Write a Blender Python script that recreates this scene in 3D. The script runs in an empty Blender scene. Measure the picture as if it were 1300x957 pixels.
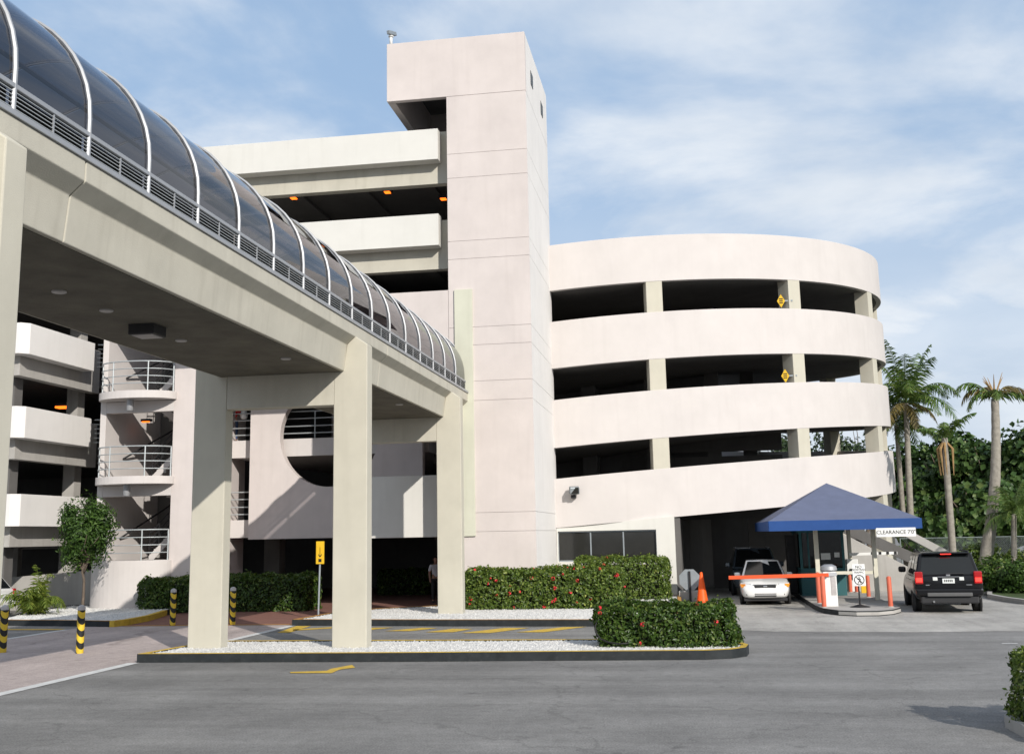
import bpy, bmesh, math, random
import numpy as np
from mathutils import Vector, Matrix

random.seed(7); RNG = np.random.default_rng(7)
scene = bpy.context.scene
col = scene.collection

# ------------------------------------------------------------------ camera
F, CX, CY, CAMH = 1389.49, 650.0, 433.5, 2.5          # focal length and centre in photograph pixels
YAW, PIT, ROL = -0.15916371, 0.17513497, -0.02059921
_f = Vector((math.sin(YAW) * math.cos(PIT), math.cos(YAW) * math.cos(PIT), math.sin(PIT)))
_r0 = Vector((math.cos(YAW), -math.sin(YAW), 0)); _u0 = _r0.cross(_f)
CR = math.cos(ROL) * _r0 + math.sin(ROL) * _u0
CU = -math.sin(ROL) * _r0 + math.cos(ROL) * _u0
CO = Vector((0, 0, CAMH))
cam = bpy.data.cameras.new('camera'); camo = bpy.data.objects.new('camera', cam); col.objects.link(camo)
camo.matrix_world = Matrix(((CR.x, CU.x, -_f.x, 0), (CR.y, CU.y, -_f.y, 0), (CR.z, CU.z, -_f.z, CAMH), (0, 0, 0, 1)))
cam.sensor_width = 36; cam.lens = F / 1300 * 36; cam.shift_y = -45 / 1300; cam.clip_end = 3000; cam.clip_start = .05
scene.camera = camo

def at(x, y, axis, v):
    """photograph pixel -> the point where its line of sight meets the plane axis = v"""
    d = _f + CR * ((x - CX) / F) - CU * ((y - CY) / F)
    return CO + d * ((v - CO[axis]) / d[axis])

# ------------------------------------------------------------------ sky, sun, exposure
SUN = Vector((1.0, -1.4, 0.86)).normalized()          # direction towards the sun
world = bpy.data.worlds.new('World'); scene.world = world; world.use_nodes = True
nt = world.node_tree; nt.nodes.clear()
def wn(t, **k):
    n = nt.nodes.new(t)
    for a, b in k.items(): setattr(n, a, b)
    return n
sky = wn('ShaderNodeTexSky', sky_type='NISHITA', sun_disc=False)
sky.sun_elevation = math.asin(SUN.z); sky.sun_rotation = math.atan2(SUN.x, SUN.y)
sky.air_density = 1.0; sky.dust_density = 1.2; sky.ozone_density = 1.5
tc = wn('ShaderNodeTexCoord'); L = nt.links.new
def mth(op, a, b=None, c=None, clamp=False):
    n = wn('ShaderNodeMath', operation=op); n.use_clamp = clamp
    for i, v in enumerate((a, b, c)):
        if v is None: continue
        if isinstance(v, (int, float)): n.inputs[i].default_value = v
        else: L(v, n.inputs[i])
    return n.outputs[0]
sx = wn('ShaderNodeSeparateXYZ'); L(tc.outputs['Generated'], sx.inputs[0])
# clouds lie on a flat layer overhead, so they flatten and crowd towards the horizon
den = mth('ADD', mth('MAXIMUM', sx.outputs['Z'], 0.0), .22)
cv = wn('ShaderNodeCombineXYZ'); L(mth('DIVIDE', sx.outputs['X'], den), cv.inputs[0]); L(mth('DIVIDE', sx.outputs['Y'], den), cv.inputs[1])
CLOUD_OFF = (0.0, 0.0, 0.0)
mp = wn('ShaderNodeMapping'); mp.inputs['Location'].default_value = CLOUD_OFF; L(cv.outputs[0], mp.inputs['Vector'])
def noise(scale, detail, rough, dist=0.0):
    n = wn('ShaderNodeTexNoise'); n.inputs['Scale'].default_value = scale; n.inputs['Detail'].default_value = detail; n.inputs['Roughness'].default_value = rough; n.inputs['Distortion'].default_value = dist
    L(mp.outputs[0], n.inputs['Vector']); return n.outputs['Fac']
big = noise(.55, 3, .5); puff = noise(1.5, 9, .56, .3); wisp = noise(3.2, 8, .6, .8)
dens = mth('ADD', mth('MULTIPLY', big, .62), mth('MULTIPLY', puff, .50))
mr = wn('ShaderNodeMapRange'); mr.interpolation_type = 'SMOOTHSTEP'; mr.inputs[1].default_value = .485; mr.inputs[2].default_value = .63; mr.inputs[3].default_value = 0; mr.inputs[4].default_value = .88; L(dens, mr.inputs[0])
wr = wn('ShaderNodeMapRange'); wr.interpolation_type = 'SMOOTHSTEP'; wr.inputs[1].default_value = .58; wr.inputs[2].default_value = .78; wr.inputs[3].default_value = 0; wr.inputs[4].default_value = .35; L(wisp, wr.inputs[0])
hz = wn('ShaderNodeMapRange'); hz.interpolation_type = 'SMOOTHSTEP'; hz.inputs[1].default_value = .0; hz.inputs[2].default_value = .40; hz.inputs[3].default_value = .84; hz.inputs[4].default_value = 0; L(sx.outputs['Z'], hz.inputs[0])
cover = mth('MAXIMUM', mth('MAXIMUM', mr.outputs[0], wr.outputs[0]), hz.outputs[0])
rp2 = wn('ShaderNodeValToRGB'); e = rp2.color_ramp.elements; e[0].position = .34; e[1].position = .60; e[0].color = (6.9, 7.6, 8.5, 1); e[1].color = (9.3, 9.6, 9.9, 1)
L(noise(2.2, 5, .5), rp2.inputs['Fac'])
veil = wn('ShaderNodeMix', data_type='RGBA'); veil.inputs[0].default_value = .75; L(sky.outputs[0], veil.inputs[6])
zr = wn('ShaderNodeValToRGB'); e = zr.color_ramp.elements; e[0].position = .44; e[0].color = (4.15, 5.95, 8.5, 1); e[1].position = .95; e[1].color = (1.3, 2.5, 5.4, 1)
L(sx.outputs['Z'], zr.inputs['Fac']); L(zr.outputs['Color'], veil.inputs[7])      # the blue deepens towards the zenith
mix = wn('ShaderNodeMix', data_type='RGBA'); bg = wn('ShaderNodeBackground'); wo = wn('ShaderNodeOutputWorld')
L(cover, mix.inputs[0]); L(veil.outputs[2], mix.inputs[6]); L(rp2.outputs['Color'], mix.inputs[7])
L(mix.outputs[2], bg.inputs['Color']); bg.inputs['Strength'].default_value = .10; L(bg.outputs[0], wo.inputs[0])
sl = bpy.data.lights.new('sun', 'SUN'); sl.energy = 4.5; sl.angle = math.radians(.53); sl.color = (1, .945, .87)
so = bpy.data.objects.new('sun', sl); col.objects.link(so); so.rotation_euler = SUN.to_track_quat('Z', 'Y').to_euler(); so.location = (20, -20, 40)
vs = scene.view_settings; vs.view_transform = 'Standard'; vs.look = 'None'; vs.exposure = 0.0; vs.gamma = 1; vs.use_curve_mapping = False
try:
    scene.cycles.max_bounces = 6; scene.cycles.transparent_max_bounces = 16; scene.cycles.caustics_reflective = False; scene.cycles.caustics_refractive = False
except Exception: pass

# ------------------------------------------------------------------ materials
MATS = {}
def _mat(name):
    m = bpy.data.materials.new(name); m.use_nodes = True; MATS[name] = m
    return m, m.node_tree, m.node_tree.nodes['Principled BSDF']
def surf(name, c, rough=.85, var=.12, scale=1.5, bump=.0, bscale=60, metal=0, spec=.3, streak=0, dirt=0, dirtc=(.12, .1, .08), tint=None, coat=0):
    """plain paint, plaster, concrete ... : base colour with blotchy variation, streaks of dirt and fine relief"""
    m, t, b = _mat(name); n = t.nodes.new; l = t.links.new
    g = n('ShaderNodeNewGeometry'); no = n('ShaderNodeTexNoise'); no.inputs['Scale'].default_value = scale; no.inputs['Detail'].default_value = 8; no.inputs['Roughness'].default_value = .62
    l(g.outputs['Position'], no.inputs['Vector'])
    cr = n('ShaderNodeValToRGB'); cr.color_ramp.elements[0].position = .3; cr.color_ramp.elements[1].position = .72
    lo = tuple(max(0, v * (1 - var)) for v in c); hi = tuple(min(1, v * (1 + var * .6)) for v in c)
    if tint: lo = tint
    cr.color_ramp.elements[0].color = (*lo, 1); cr.color_ramp.elements[1].color = (*hi, 1)
    l(no.outputs['Fac'], cr.inputs['Fac']); out = cr.outputs['Color']
    if streak:
        mp_ = n('ShaderNodeMapping'); mp_.inputs['Scale'].default_value = (2.6, 2.6, .22); l(g.outputs['Position'], mp_.inputs['Vector'])
        ns = n('ShaderNodeTexNoise'); ns.inputs['Scale'].default_value = 1.5; ns.inputs['Detail'].default_value = 6; l(mp_.outputs[0], ns.inputs['Vector'])
        r2 = n('ShaderNodeValToRGB'); r2.color_ramp.elements[0].position = .52; r2.color_ramp.elements[1].position = .8
        r2.color_ramp.elements[0].color = (0, 0, 0, 1); r2.color_ramp.elements[1].color = (streak,) * 3 + (1,)
        l(ns.outputs['Fac'], r2.inputs['Fac'])
        mi = n('ShaderNodeMix'); mi.data_type = 'RGBA'; mi.inputs[7].default_value = (c[0] * .55, c[1] * .53, c[2] * .5, 1)
        l(r2.outputs['Color'], mi.inputs[0]); l(out, mi.inputs[6]); out = mi.outputs[2]
    if dirt:
        nd = n('ShaderNodeTexNoise'); nd.inputs['Scale'].default_value = 9; nd.inputs['Detail'].default_value = 10; nd.inputs['Roughness'].default_value = .7; l(g.outputs['Position'], nd.inputs['Vector'])
        r3 = n('ShaderNodeValToRGB'); r3.color_ramp.elements[0].position = .55; r3.color_ramp.elements[1].position = .75
        r3.color_ramp.elements[0].color = (0, 0, 0, 1); r3.color_ramp.elements[1].color = (dirt,) * 3 + (1,)
        l(nd.outputs['Fac'], r3.inputs['Fac'])
        mi = n('ShaderNodeMix'); mi.data_type = 'RGBA'; mi.inputs[7].default_value = (*dirtc, 1)
        l(r3.outputs['Color'], mi.inputs[0]); l(out, mi.inputs[6]); out = mi.outputs[2]
    l(out, b.inputs['Base Color'])
    b.inputs['Roughness'].default_value = rough; b.inputs['Metallic'].default_value = metal; b.inputs['Specular IOR Level'].default_value = spec
    if coat: b.inputs['Coat Weight'].default_value = coat; b.inputs['Coat Roughness'].default_value = .05
    if bump:
        nb = n('ShaderNodeTexNoise'); nb.inputs['Scale'].default_value = bscale; nb.inputs['Detail'].default_value = 4; l(g.outputs['Position'], nb.inputs['Vector'])
        bp = n('ShaderNodeBump'); bp.inputs['Strength'].default_value = bump; bp.inputs['Distance'].default_value = .01
        l(nb.outputs['Fac'], bp.inputs['Height']); l(bp.outputs[0], b.inputs['Normal'])
    return m
def paving(name, c, rut=.2, crack=.5, speck=.35, patch=.25, rut_axis='x'):
    """worn asphalt: aggregate, blotches, tyre-polished lanes, oil spots and cracks"""
    m, t, b = _mat(name); n = t.nodes.new; l = t.links.new
    g = n('ShaderNodeNewGeometry'); pos = g.outputs['Position']
    def nz_(scale, detail=5, rough=.6, vec=pos, dist=0):
        q = n('ShaderNodeTexNoise'); q.inputs['Scale'].default_value = scale; q.inputs['Detail'].default_value = detail; q.inputs['Roughness'].default_value = rough; q.inputs['Distortion'].default_value = dist; l(vec, q.inputs['Vector']); return q.outputs['Fac']
    def mrg(v, a, b_, c_, d):
        q = n('ShaderNodeMapRange'); q.inputs[1].default_value = a; q.inputs[2].default_value = b_; q.inputs[3].default_value = c_; q.inputs[4].default_value = d; l(v, q.inputs[0]); return q.outputs[0]
    def mul(a, b_):
        q = n('ShaderNodeMath'); q.operation = 'MULTIPLY'; l(a, q.inputs[0]); l(b_, q.inputs[1]); return q.outputs[0]
    mp_ = n('ShaderNodeMapping'); mp_.inputs['Scale'].default_value = (.06, .9, 1) if rut_axis == 'x' else (.9, .06, 1); l(pos, mp_.inputs['Vector'])
    f = mrg(nz_(38, 3, .7), .3, .7, 1 - speck, 1 + speck)
    f = mul(f, mrg(nz_(6, 6, .65), .3, .7, .86, 1.12)); f = mul(f, mrg(nz_(.6, 5, .55), .3, .7, 1 - patch, 1 + patch * .7))
    f = mul(f, mrg(nz_(1.0, 5, .6, mp_.outputs[0]), .35, .65, 1 - rut, 1 + rut))
    vo = n('ShaderNodeTexVoronoi'); vo.feature = 'DISTANCE_TO_EDGE'; vo.inputs['Scale'].default_value = .22
    wv = n('ShaderNodeVectorMath'); wv.operation = 'MULTIPLY_ADD'; wv.inputs[1].default_value = (1.6, 1.6, 0); nv = n('ShaderNodeTexNoise'); nv.inputs['Scale'].default_value = 1.3; nv.inputs['Detail'].default_value = 6; l(pos, nv.inputs['Vector'])
    l(nv.outputs['Color'], wv.inputs[0]); l(pos, wv.inputs[2]); l(wv.outputs[0], vo.inputs['Vector'])
    f = mul(f, mrg(vo.outputs['Distance'], .0, .007, 1 - crack, 1.0))
    f = mul(f, mrg(nz_(2.3, 3, .5), .66, .74, 1.0, .72))
    mc = n('ShaderNodeMix'); mc.data_type = 'RGBA'; mc.blend_type = 'MULTIPLY'; mc.inputs[0].default_value = 1; mc.inputs[6].default_value = (*c, 1); l(f, mc.inputs[7]); l(mc.outputs[2], b.inputs['Base Color'])
    b.inputs['Roughness'].default_value = .9; b.inputs['Specular IOR Level'].default_value = .3
    bp = n('ShaderNodeBump'); bp.inputs['Strength'].default_value = .6; bp.inputs['Distance'].default_value = .012; l(nz_(60, 3, .7), bp.inputs['Height']); l(bp.outputs[0], b.inputs['Normal'])
    return m
def glow(name, c, s):
    m, t, b = _mat(name); b.inputs['Base Color'].default_value = (*c, 1); b.inputs['Emission Color'].default_value = (*c, 1); b.inputs['Emission Strength'].default_value = s
    return m
def glass(name, tint, refl=1.5, rough=.02):
    m, t, b = _mat(name); t.nodes.remove(b); n = t.nodes.new; l = t.links.new
    tr = n('ShaderNodeBsdfTransparent'); tr.inputs[0].default_value = (*tint, 1)
    gl = n('ShaderNodeBsdfGlossy'); gl.inputs['Roughness'].default_value = rough; gl.inputs['Color'].default_value = (.95, .97, 1, 1)
    lw = n('ShaderNodeLayerWeight'); lw.inputs['Blend'].default_value = .5
    pw = n('ShaderNodeMath'); pw.operation = 'POWER'; pw.inputs[1].default_value = 5; l(lw.outputs['Facing'], pw.inputs[0])
    f0 = ((refl - 1) / (refl + 1)) ** 2
    fr = n('ShaderNodeMath'); fr.operation = 'MULTIPLY_ADD'; fr.inputs[1].default_value = 1 - f0; fr.inputs[2].default_value = f0; l(pw.outputs[0], fr.inputs[0])
    ms = n('ShaderNodeMixShader'); l(fr.outputs[0], ms.inputs[0]); l(tr.outputs[0], ms.inputs[1]); l(gl.outputs[0], ms.inputs[2])
    l(ms.outputs[0], t.nodes['Material Output'].inputs['Surface'])
    return m
def leafmat(name, c1, c2, c3, trans=.25, rough=.45):
    """foliage: each leaf takes its tone from the per-leaf attribute 'leaf'"""
    m, t, b = _mat(name); n = t.nodes.new; l = t.links.new
    a = n('ShaderNodeAttribute'); a.attribute_name = 'leaf'
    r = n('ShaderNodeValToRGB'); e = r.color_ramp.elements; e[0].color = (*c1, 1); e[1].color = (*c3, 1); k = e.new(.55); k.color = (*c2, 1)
    l(a.outputs['Fac'], r.inputs['Fac']); l(r.outputs['Color'], b.inputs['Base Color']); b.inputs['Roughness'].default_value = rough; b.inputs['Specular IOR Level'].default_value = .35
    tl = n('ShaderNodeBsdfTranslucent'); l(r.outputs['Color'], tl.inputs['Color'])
    ms = n('ShaderNodeMixShader'); ms.inputs[0].default_value = trans; l(b.outputs[0], ms.inputs[1]); l(tl.outputs[0], ms.inputs[2])
    l(ms.outputs[0], t.nodes['Material Output'].inputs['Surface'])
    return m

M = MATS
surf('pink', (.59, .535, .51), .9, .09, .8, .25, 90, streak=.12)
surf('sunlit_white', (.72, .70, .675), .9, .05, .8, .22, 90, streak=.1)  # brighter tone stands in for stronger sun on right-facing walls
surf('pinkwhite', (.575, .54, .52), .9, .06, .8, .22, 90, streak=.1)
surf('white', (.63, .62, .58), .88, .05, .8, .2, 80, streak=.12)
surf('concrete', (.50, .475, .40), .92, .10, 1.1, .35, 55, streak=.3)
surf('column', (.51, .485, .405), .92, .07, 1.3, .3, 70, streak=.12)
surf('greenstrip', (.56, .56, .46), .9, .06, 1.2, .25, 80, streak=.12)
surf('shaded_concrete', (.13, .125, .12), .92, .15, .8, .3, 40, streak=.3)  # concrete toned down, interior shade is put into its colour
surf('soffit', (.13, .12, .095), .92, .3, 1.4, .6, 20, dirt=.4, dirtc=(.08, .075, .06))  # stained, and darkened further to stand in for shade under the deck
surf('grey_concrete', (.40, .385, .36), .92, .12, 1.0, .35, 50, streak=.4)
paving('asphalt', (.215, .21, .20), .16, .22, .4, .18)
paving('driveway', (.39, .375, .345), .14, .25, .3, .2, 'y')
paving('crosswalk', (.42, .355, .33), .1, .3, .3, .14, 'y')
surf('redpaver', (.215, .105, .08), .93, .2, 2.2, .5, 60, dirt=.15, dirtc=(.12, .07, .06))
surf('kerbblack', (.022, .026, .028), .7, .4, 4, .4, 40, dirt=.3, dirtc=(.10, .10, .10))
surf('yellowpaint', (.60, .40, .055), .8, .25, 6, .2, 60, dirt=.35, dirtc=(.28, .22, .12))
surf('orangepaint', (.50, .25, .06), .8, .25, 6, .2, 60, dirt=.35, dirtc=(.25, .16, .09))
surf('whitepaint', (.62, .62, .60), .8, .2, 5, .2, 60, dirt=.4, dirtc=(.3, .3, .29))
surf('gravelbase', (.40, .39, .37), .95, .3, 30, .8, 60)
surf('pebble', (.72, .71, .68), .85, .4, 22, .2, 60)
surf('grass', (.055, .085, .025), .9, .4, 5, .6, 30)
surf('hedge_shade', (.022, .026, .012), .95, .4, 9, .6, 30)  # near-black green, the hedge's inner shade put into the colour
surf('soil', (.10, .085, .06), .95, .3, 6, .6, 30)
surf('alu', (.36, .37, .385), .5, .06, 3, .05, 80, metal=.35, spec=.5, dirt=.12, dirtc=(.3, .29, .28))
surf('louver', (.52, .54, .54), .5, .08, 3, .05, 80, metal=.4)
surf('steelrail', (.42, .45, .46), .5, .1, 4, .05, 80, metal=.35)
surf('darkmetal', (.03, .03, .032), .5, .2, 6, .1, 60, metal=.2)
surf('greymetal', (.30, .33, .35), .45, .1, 5, .05, 60, metal=.4, dirt=.15)
surf('blackpaint', (.018, .018, .018), .5, .2, 6, .1, 60, dirt=.2, dirtc=(.07, .07, .06))
surf('bollyellow', (.68, .47, .04), .55, .15, 8, .1, 60, dirt=.25, dirtc=(.3, .2, .05))
surf('capgrey', (.45, .43, .42), .8, .15, 8, .2, 60)
surf('canvas', (.12, .14, .215), .85, .1, 2.5, .3, 120, spec=.3)
surf('canvasval', (.025, .072, .23), .8, .08, 2.5, .3, 120, spec=.2)
surf('teal', (.035, .12, .13), .55, .12, 3, .1, 60)
surf('cream', (.66, .63, .52), .6, .08, 4, .1, 60, dirt=.12, dirtc=(.4, .36, .28))
surf('redpaint', (.60, .135, .075), .5, .12, 5, .08, 60, dirt=.2, dirtc=(.5, .25, .18))
surf('armred', (.72, .10, .03), .45, .1, 5, .08, 60)
surf('cone_orange', (.90, .11, .012), .45, .1, 6, .05, 60)
surf('cabinetwhite', (.74, .74, .72), .5, .06, 5, .08, 60, dirt=.12, dirtc=(.45, .42, .38))
surf('signwhite', (.78, .78, .76), .45, .05, 6, .05, 60)
surf('signblack', (.015, .015, .016), .5)
surf('signyellow', (.72, .44, .02), .45, .08, 8, .05, 60)
surf('signred', (.55, .03, .03), .5)
surf('trunk', (.30, .275, .235), .95, .3, 6, .8, 24, streak=.5)
surf('bark', (.14, .11, .085), .95, .3, 7, .8, 20)
surf('deadleaf', (.34, .22, .10), .9, .3, 8, .3, 30)
surf('carwhite', (.80, .80, .79), .22, .02, 2, 0, 60, spec=.5, coat=.8)
surf('carblack', (.004, .004, .005), .25, .1, 2, 0, 60, spec=.25, coat=.35)
surf('cargrey', (.10, .125, .15), .22, .1, 2, 0, 60, spec=.5, coat=.8, metal=.3)
surf('tyre', (.02, .02, .02), .85, .2, 20, .3, 60)
surf('rim', (.45, .46, .47), .3, .1, 5, 0, 60, metal=.8)
surf('plastic', (.03, .03, .032), .6, .1, 6, .1, 60)
surf('bumpergrey', (.10, .10, .10), .6, .1, 6, .1, 60)
surf('carglass', (.010, .012, .013), .06, .1, 2, 0, 60, spec=.5)
surf('winglass', (.022, .022, .020), .05, .2, 1.5, 0, 60, spec=.5)
surf('headlamp', (.62, .64, .66), .12, .1, 12, .1, 60, spec=.6, coat=1)
surf('amber', (.80, .28, .03), .25, .1, 8, 0, 60)
surf('plate', (.66, .68, .66), .5, .05, 8, 0, 60)
surf('chrome', (.7, .7, .7), .15, .05, 3, 0, 60, metal=1)
surf('tailred', (.35, .01, .012), .2, .1, 5, 0, 60, coat=.6)
surf('skin', (.42, .24, .17), .6, .08, 8, 0, 60)
surf('hair', (.02, .016, .013), .7, .1, 8, 0, 60)
surf('shirtred', (.62, .03, .03), .8, .1, 8, .1, 60)
surf('shirtwhite', (.72, .72, .75), .8, .06, 8, .1, 60)
surf('denim', (.05, .08, .15), .85, .15, 10, .1, 60)
surf('hose', (.012, .012, .012), .5, .1, 8, 0, 60)
surf('flower', (.66, .03, .045), .6, .3, 20, 0, 60)
surf('mesh_wire', (.25, .29, .28), .6, .1, 5, 0, 60, metal=.4)
glow('lamp_orange', (1.0, .17, .012), 2.6)
glow('brake', (1.0, .03, .02), 2.2)
glow('lamp_red', (1.0, .02, .02), 1.5)
glass('tubeglass', (.26, .245, .255), 1.7, .015)
glass('boothglass', (.20, .25, .26), 1.5, .02)
leafmat('hedgeleaf', (.018, .042, .008), (.06, .115, .018), (.19, .235, .05), .28, .38)
leafmat('hedgebright', (.035, .065, .012), (.12, .185, .03), (.30, .34, .075), .3, .38)
leafmat('grapeleaf', (.02, .05, .012), (.065, .125, .03), (.18, .23, .07), .25)
leafmat('treeleaf', (.022, .05, .01), (.07, .14, .025), (.14, .22, .05), .35)
leafmat('palmleaf', (.04, .08, .016), (.09, .16, .03), (.22, .25, .07), .3)
leafmat('brownpalm', (.08, .065, .02), (.19, .155, .055), (.27, .20, .085), .25)
leafmat('arecaleaf', (.05, .085, .012), (.14, .20, .028), (.27, .29, .06), .3)
leafmat('farleaf', (.022, .04, .014), (.05, .08, .03), (.10, .12, .06), .15)

# ------------------------------------------------------------------ mesh helpers
ORG = {}
CAM_SCALE = [1.0, 0.0]        # the buildings are scaled about the camera: factor and matching height shift
def um(p): return (p[0] * CAM_SCALE[0], p[1] * CAM_SCALE[0], p[2] * CAM_SCALE[0] + CAM_SCALE[1])
class MB:
    """collects faces; build() links them as ONE mesh object"""
    def __init__(s): s.v = []; s.f = []
    def add(s, vs, fs):
        o = len(s.v); s.v += [tuple(p) for p in vs]; s.f += [tuple(i + o for i in q) for q in fs]; return s
    def box(s, x0, x1, y0, y1, z0, z1):
        return s.add([(x0, y0, z0), (x1, y0, z0), (x1, y1, z0), (x0, y1, z0), (x0, y0, z1), (x1, y0, z1), (x1, y1, z1), (x0, y1, z1)],
                     [(3, 2, 1, 0), (4, 5, 6, 7), (0, 1, 5, 4), (1, 2, 6, 5), (2, 3, 7, 6), (3, 0, 4, 7)])
    def prism(s, poly, z0, z1, z1s=None):
        """poly counter-clockwise seen from above"""
        n = len(poly)
        top = [(p[0], p[1], z1 if z1s is None else z1s[i]) for i, p in enumerate(poly)]
        return s.add([(p[0], p[1], z0) for p in poly] + top,
                     [tuple(range(n))[::-1], tuple(range(n, 2 * n))] + [(i, (i + 1) % n, n + (i + 1) % n, n + i) for i in range(n)])
    def profile(s, prof, y0, y1):
        """profile in x,z swept along y; prof clockwise seen from the front (-y)"""
        n = len(prof)
        return s.add([(p[0], y0, p[1]) for p in prof] + [(p[0], y1, p[1]) for p in prof],
                     [tuple(range(n)), tuple(range(n, 2 * n))[::-1]] + [(i, n + i, n + (i + 1) % n, (i + 1) % n) for i in range(n)])
    def tube(s, pts, r, n=8, closed=False, caps=True):
        pts = [Vector(p) for p in pts]; m = len(pts); o = len(s.v)
        rs = r if isinstance(r, (list, tuple)) else [r] * m
        up = None
        for i, p in enumerate(pts):
            a = pts[(i - 1) % m] if (closed or i) else pts[0]
            b = pts[(i + 1) % m] if (closed or i < m - 1) else pts[-1]
            d = (b - a).normalized()
            if up is None: up = Vector((0, 0, 1)) if abs(d.z) < .95 else Vector((1, 0, 0))
            e = d.cross(up).normalized(); g = e.cross(d).normalized(); up = g
            for k in range(n):
                t = 2 * math.pi * k / n; s.v.append(tuple(p + e * (rs[i] * math.cos(t)) + g * (rs[i] * math.sin(t))))
        for i in range(m if closed else m - 1):
            j = (i + 1) % m
            for k in range(n):
                k2 = (k + 1) % n; s.f.append((o + i * n + k, o + i * n + k2, o + j * n + k2, o + j * n + k))
        if caps and not closed:
            s.f.append(tuple(o + k for k in range(n))[::-1]); s.f.append(tuple(o + (m - 1) * n + k for k in range(n)))
        return s
    def bar(s, a, b, w, h):
        """rectangular bar from a to b"""
        a, b = Vector(a), Vector(b); d = (b - a).normalized(); up = Vector((0, 0, 1)) if abs(d.z) < .95 else Vector((0, 1, 0))
        e = d.cross(up).normalized() * w / 2; g = e.cross(d).normalized() * h / 2; o = len(s.v)
        for p in (a, b):
            for q in (-e - g, e - g, e + g, -e + g): s.v.append(tuple(p + q))
        for q in ((3, 2, 1, 0), (4, 5, 6, 7), (0, 1, 5, 4), (1, 2, 6, 5), (2, 3, 7, 6), (3, 0, 4, 7)): s.f.append(tuple(o + i for i in q))
        return s
    def lathe(s, prof, c=(0, 0, 0), n=20):
        o = len(s.v); m = len(prof)
        for r, z in prof:
            for k in range(n):
                t = 2 * math.pi * k / n; s.v.append((c[0] + r * math.cos(t), c[1] + r * math.sin(t), c[2] + z))
        for i in range(m - 1):
            for k in range(n):
                k2 = (k + 1) % n; s.f.append((o + i * n + k, o + i * n + k2, o + (i + 1) * n + k2, o + (i + 1) * n + k))
        s.f.append(tuple(o + k for k in range(n))[::-1]); s.f.append(tuple(o + (m - 1) * n + k for k in range(n)))
        return s
    def mesh(s, name, mat, off=(0, 0, 0), smooth=False):
        me = bpy.data.meshes.new(name)
        me.from_pydata([(v[0] - off[0], v[1] - off[1], v[2] - off[2]) for v in map(um, s.v)], [], s.f); me.update()
        me.materials.append(M[mat])
        if smooth: me.shade_smooth()
        return me
    def build(s, name, mat, parent=None, smooth=False, bevel=0, auto=None):
        off = ORG.get(parent.name, (0, 0, 0)) if parent else (0, 0, 0)
        o = bpy.data.objects.new(name, s.mesh(name, mat, off, smooth)); col.objects.link(o)
        if parent: o.parent = parent; ORG[o.name] = off
        if auto is not None:
            o.data.shade_smooth(); o.data.set_sharp_from_angle(angle=math.radians(auto))
        if bevel:
            b = o.modifiers.new('bevel', 'BEVEL'); b.width = bevel; b.segments = 2; b.limit_method = 'ANGLE'; b.angle_limit = math.radians(35)
        return o
def tag(o, label=None, cat=None, group=None, kind=None):
    if label: o['label'] = label
    if cat: o['category'] = cat
    if group: o['group'] = group
    if kind: o['kind'] = kind
    return o
def thing(name, label, cat, loc=(0, 0, 0), rz=0, group=None, local=False):
    """an Empty at the thing's base; world-coordinate parts are shifted by its location unless local"""
    loc = um(loc); o = bpy.data.objects.new(name, None); col.objects.link(o); o.location = loc; o.rotation_euler = (0, 0, rz); o.empty_display_size = .3
    ORG[o.name] = (0, 0, 0) if local else tuple(loc)
    return tag(o, label, cat, group)
def copy_tree(o, parent=None):
    c = o.copy(); col.objects.link(c); c.parent = parent
    for ch in list(o.children): copy_tree(ch, c)
    return c
def struct(name, mb, mat, **k): return tag(mb.build(name, mat, **k), kind='structure')
def gp(x, y, z=0.0): p = at(x, y, 2, z); return (p.x, p.y)
def text(body, size, mat, parent, loc, rot=(math.pi / 2, 0, 0), name='lettering', ext=.002, align='CENTER', sx=1):
    c = bpy.data.curves.new(name, 'FONT'); c.body = body; c.size = size; c.extrude = ext; c.align_x = align; c.align_y = 'CENTER'; c.space_line = .95
    t = bpy.data.objects.new(name, c); col.objects.link(t)
    dg = bpy.context.evaluated_depsgraph_get(); me = bpy.data.meshes.new_from_object(t.evaluated_get(dg)); bpy.data.objects.remove(t)
    o = bpy.data.objects.new(name, me); me.materials.clear(); me.materials.append(M[mat]); col.objects.link(o)
    if parent:
        o.parent = parent; off = ORG.get(parent.name, (0, 0, 0)); loc = tuple(loc[i] - off[i] for i in range(3)); ORG[o.name] = off
    o.location = loc; o.rotation_euler = rot; o.scale = (sx, 1, 1)
    return o
def np_mesh(name, V, Q, mat, parent=None, leaf=None, smooth=False):
    """fast mesh from numpy arrays, all faces of one size"""
    off = ORG.get(parent.name, (0, 0, 0)) if parent else (0, 0, 0)
    me = bpy.data.meshes.new(name); nv, nf, k = len(V), len(Q), Q.shape[1]
    me.vertices.add(nv); me.vertices.foreach_set('co', (V - np.array(off)).astype(np.float32).ravel())
    me.loops.add(nf * k); me.loops.foreach_set('vertex_index', Q.astype(np.int32).ravel())
    me.polygons.add(nf); me.polygons.foreach_set('loop_start', np.arange(0, nf * k, k, dtype=np.int32))
    me.update(calc_edges=True)
    if leaf is not None:
        a = me.attributes.new('leaf', 'FLOAT', 'FACE'); a.data.foreach_set('value', leaf.astype(np.float32))
    me.materials.append(M[mat])
    if smooth: me.shade_smooth()
    o = bpy.data.objects.new(name, me); col.objects.link(o)
    if parent: o.parent = parent; ORG[o.name] = off
    return o
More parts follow.
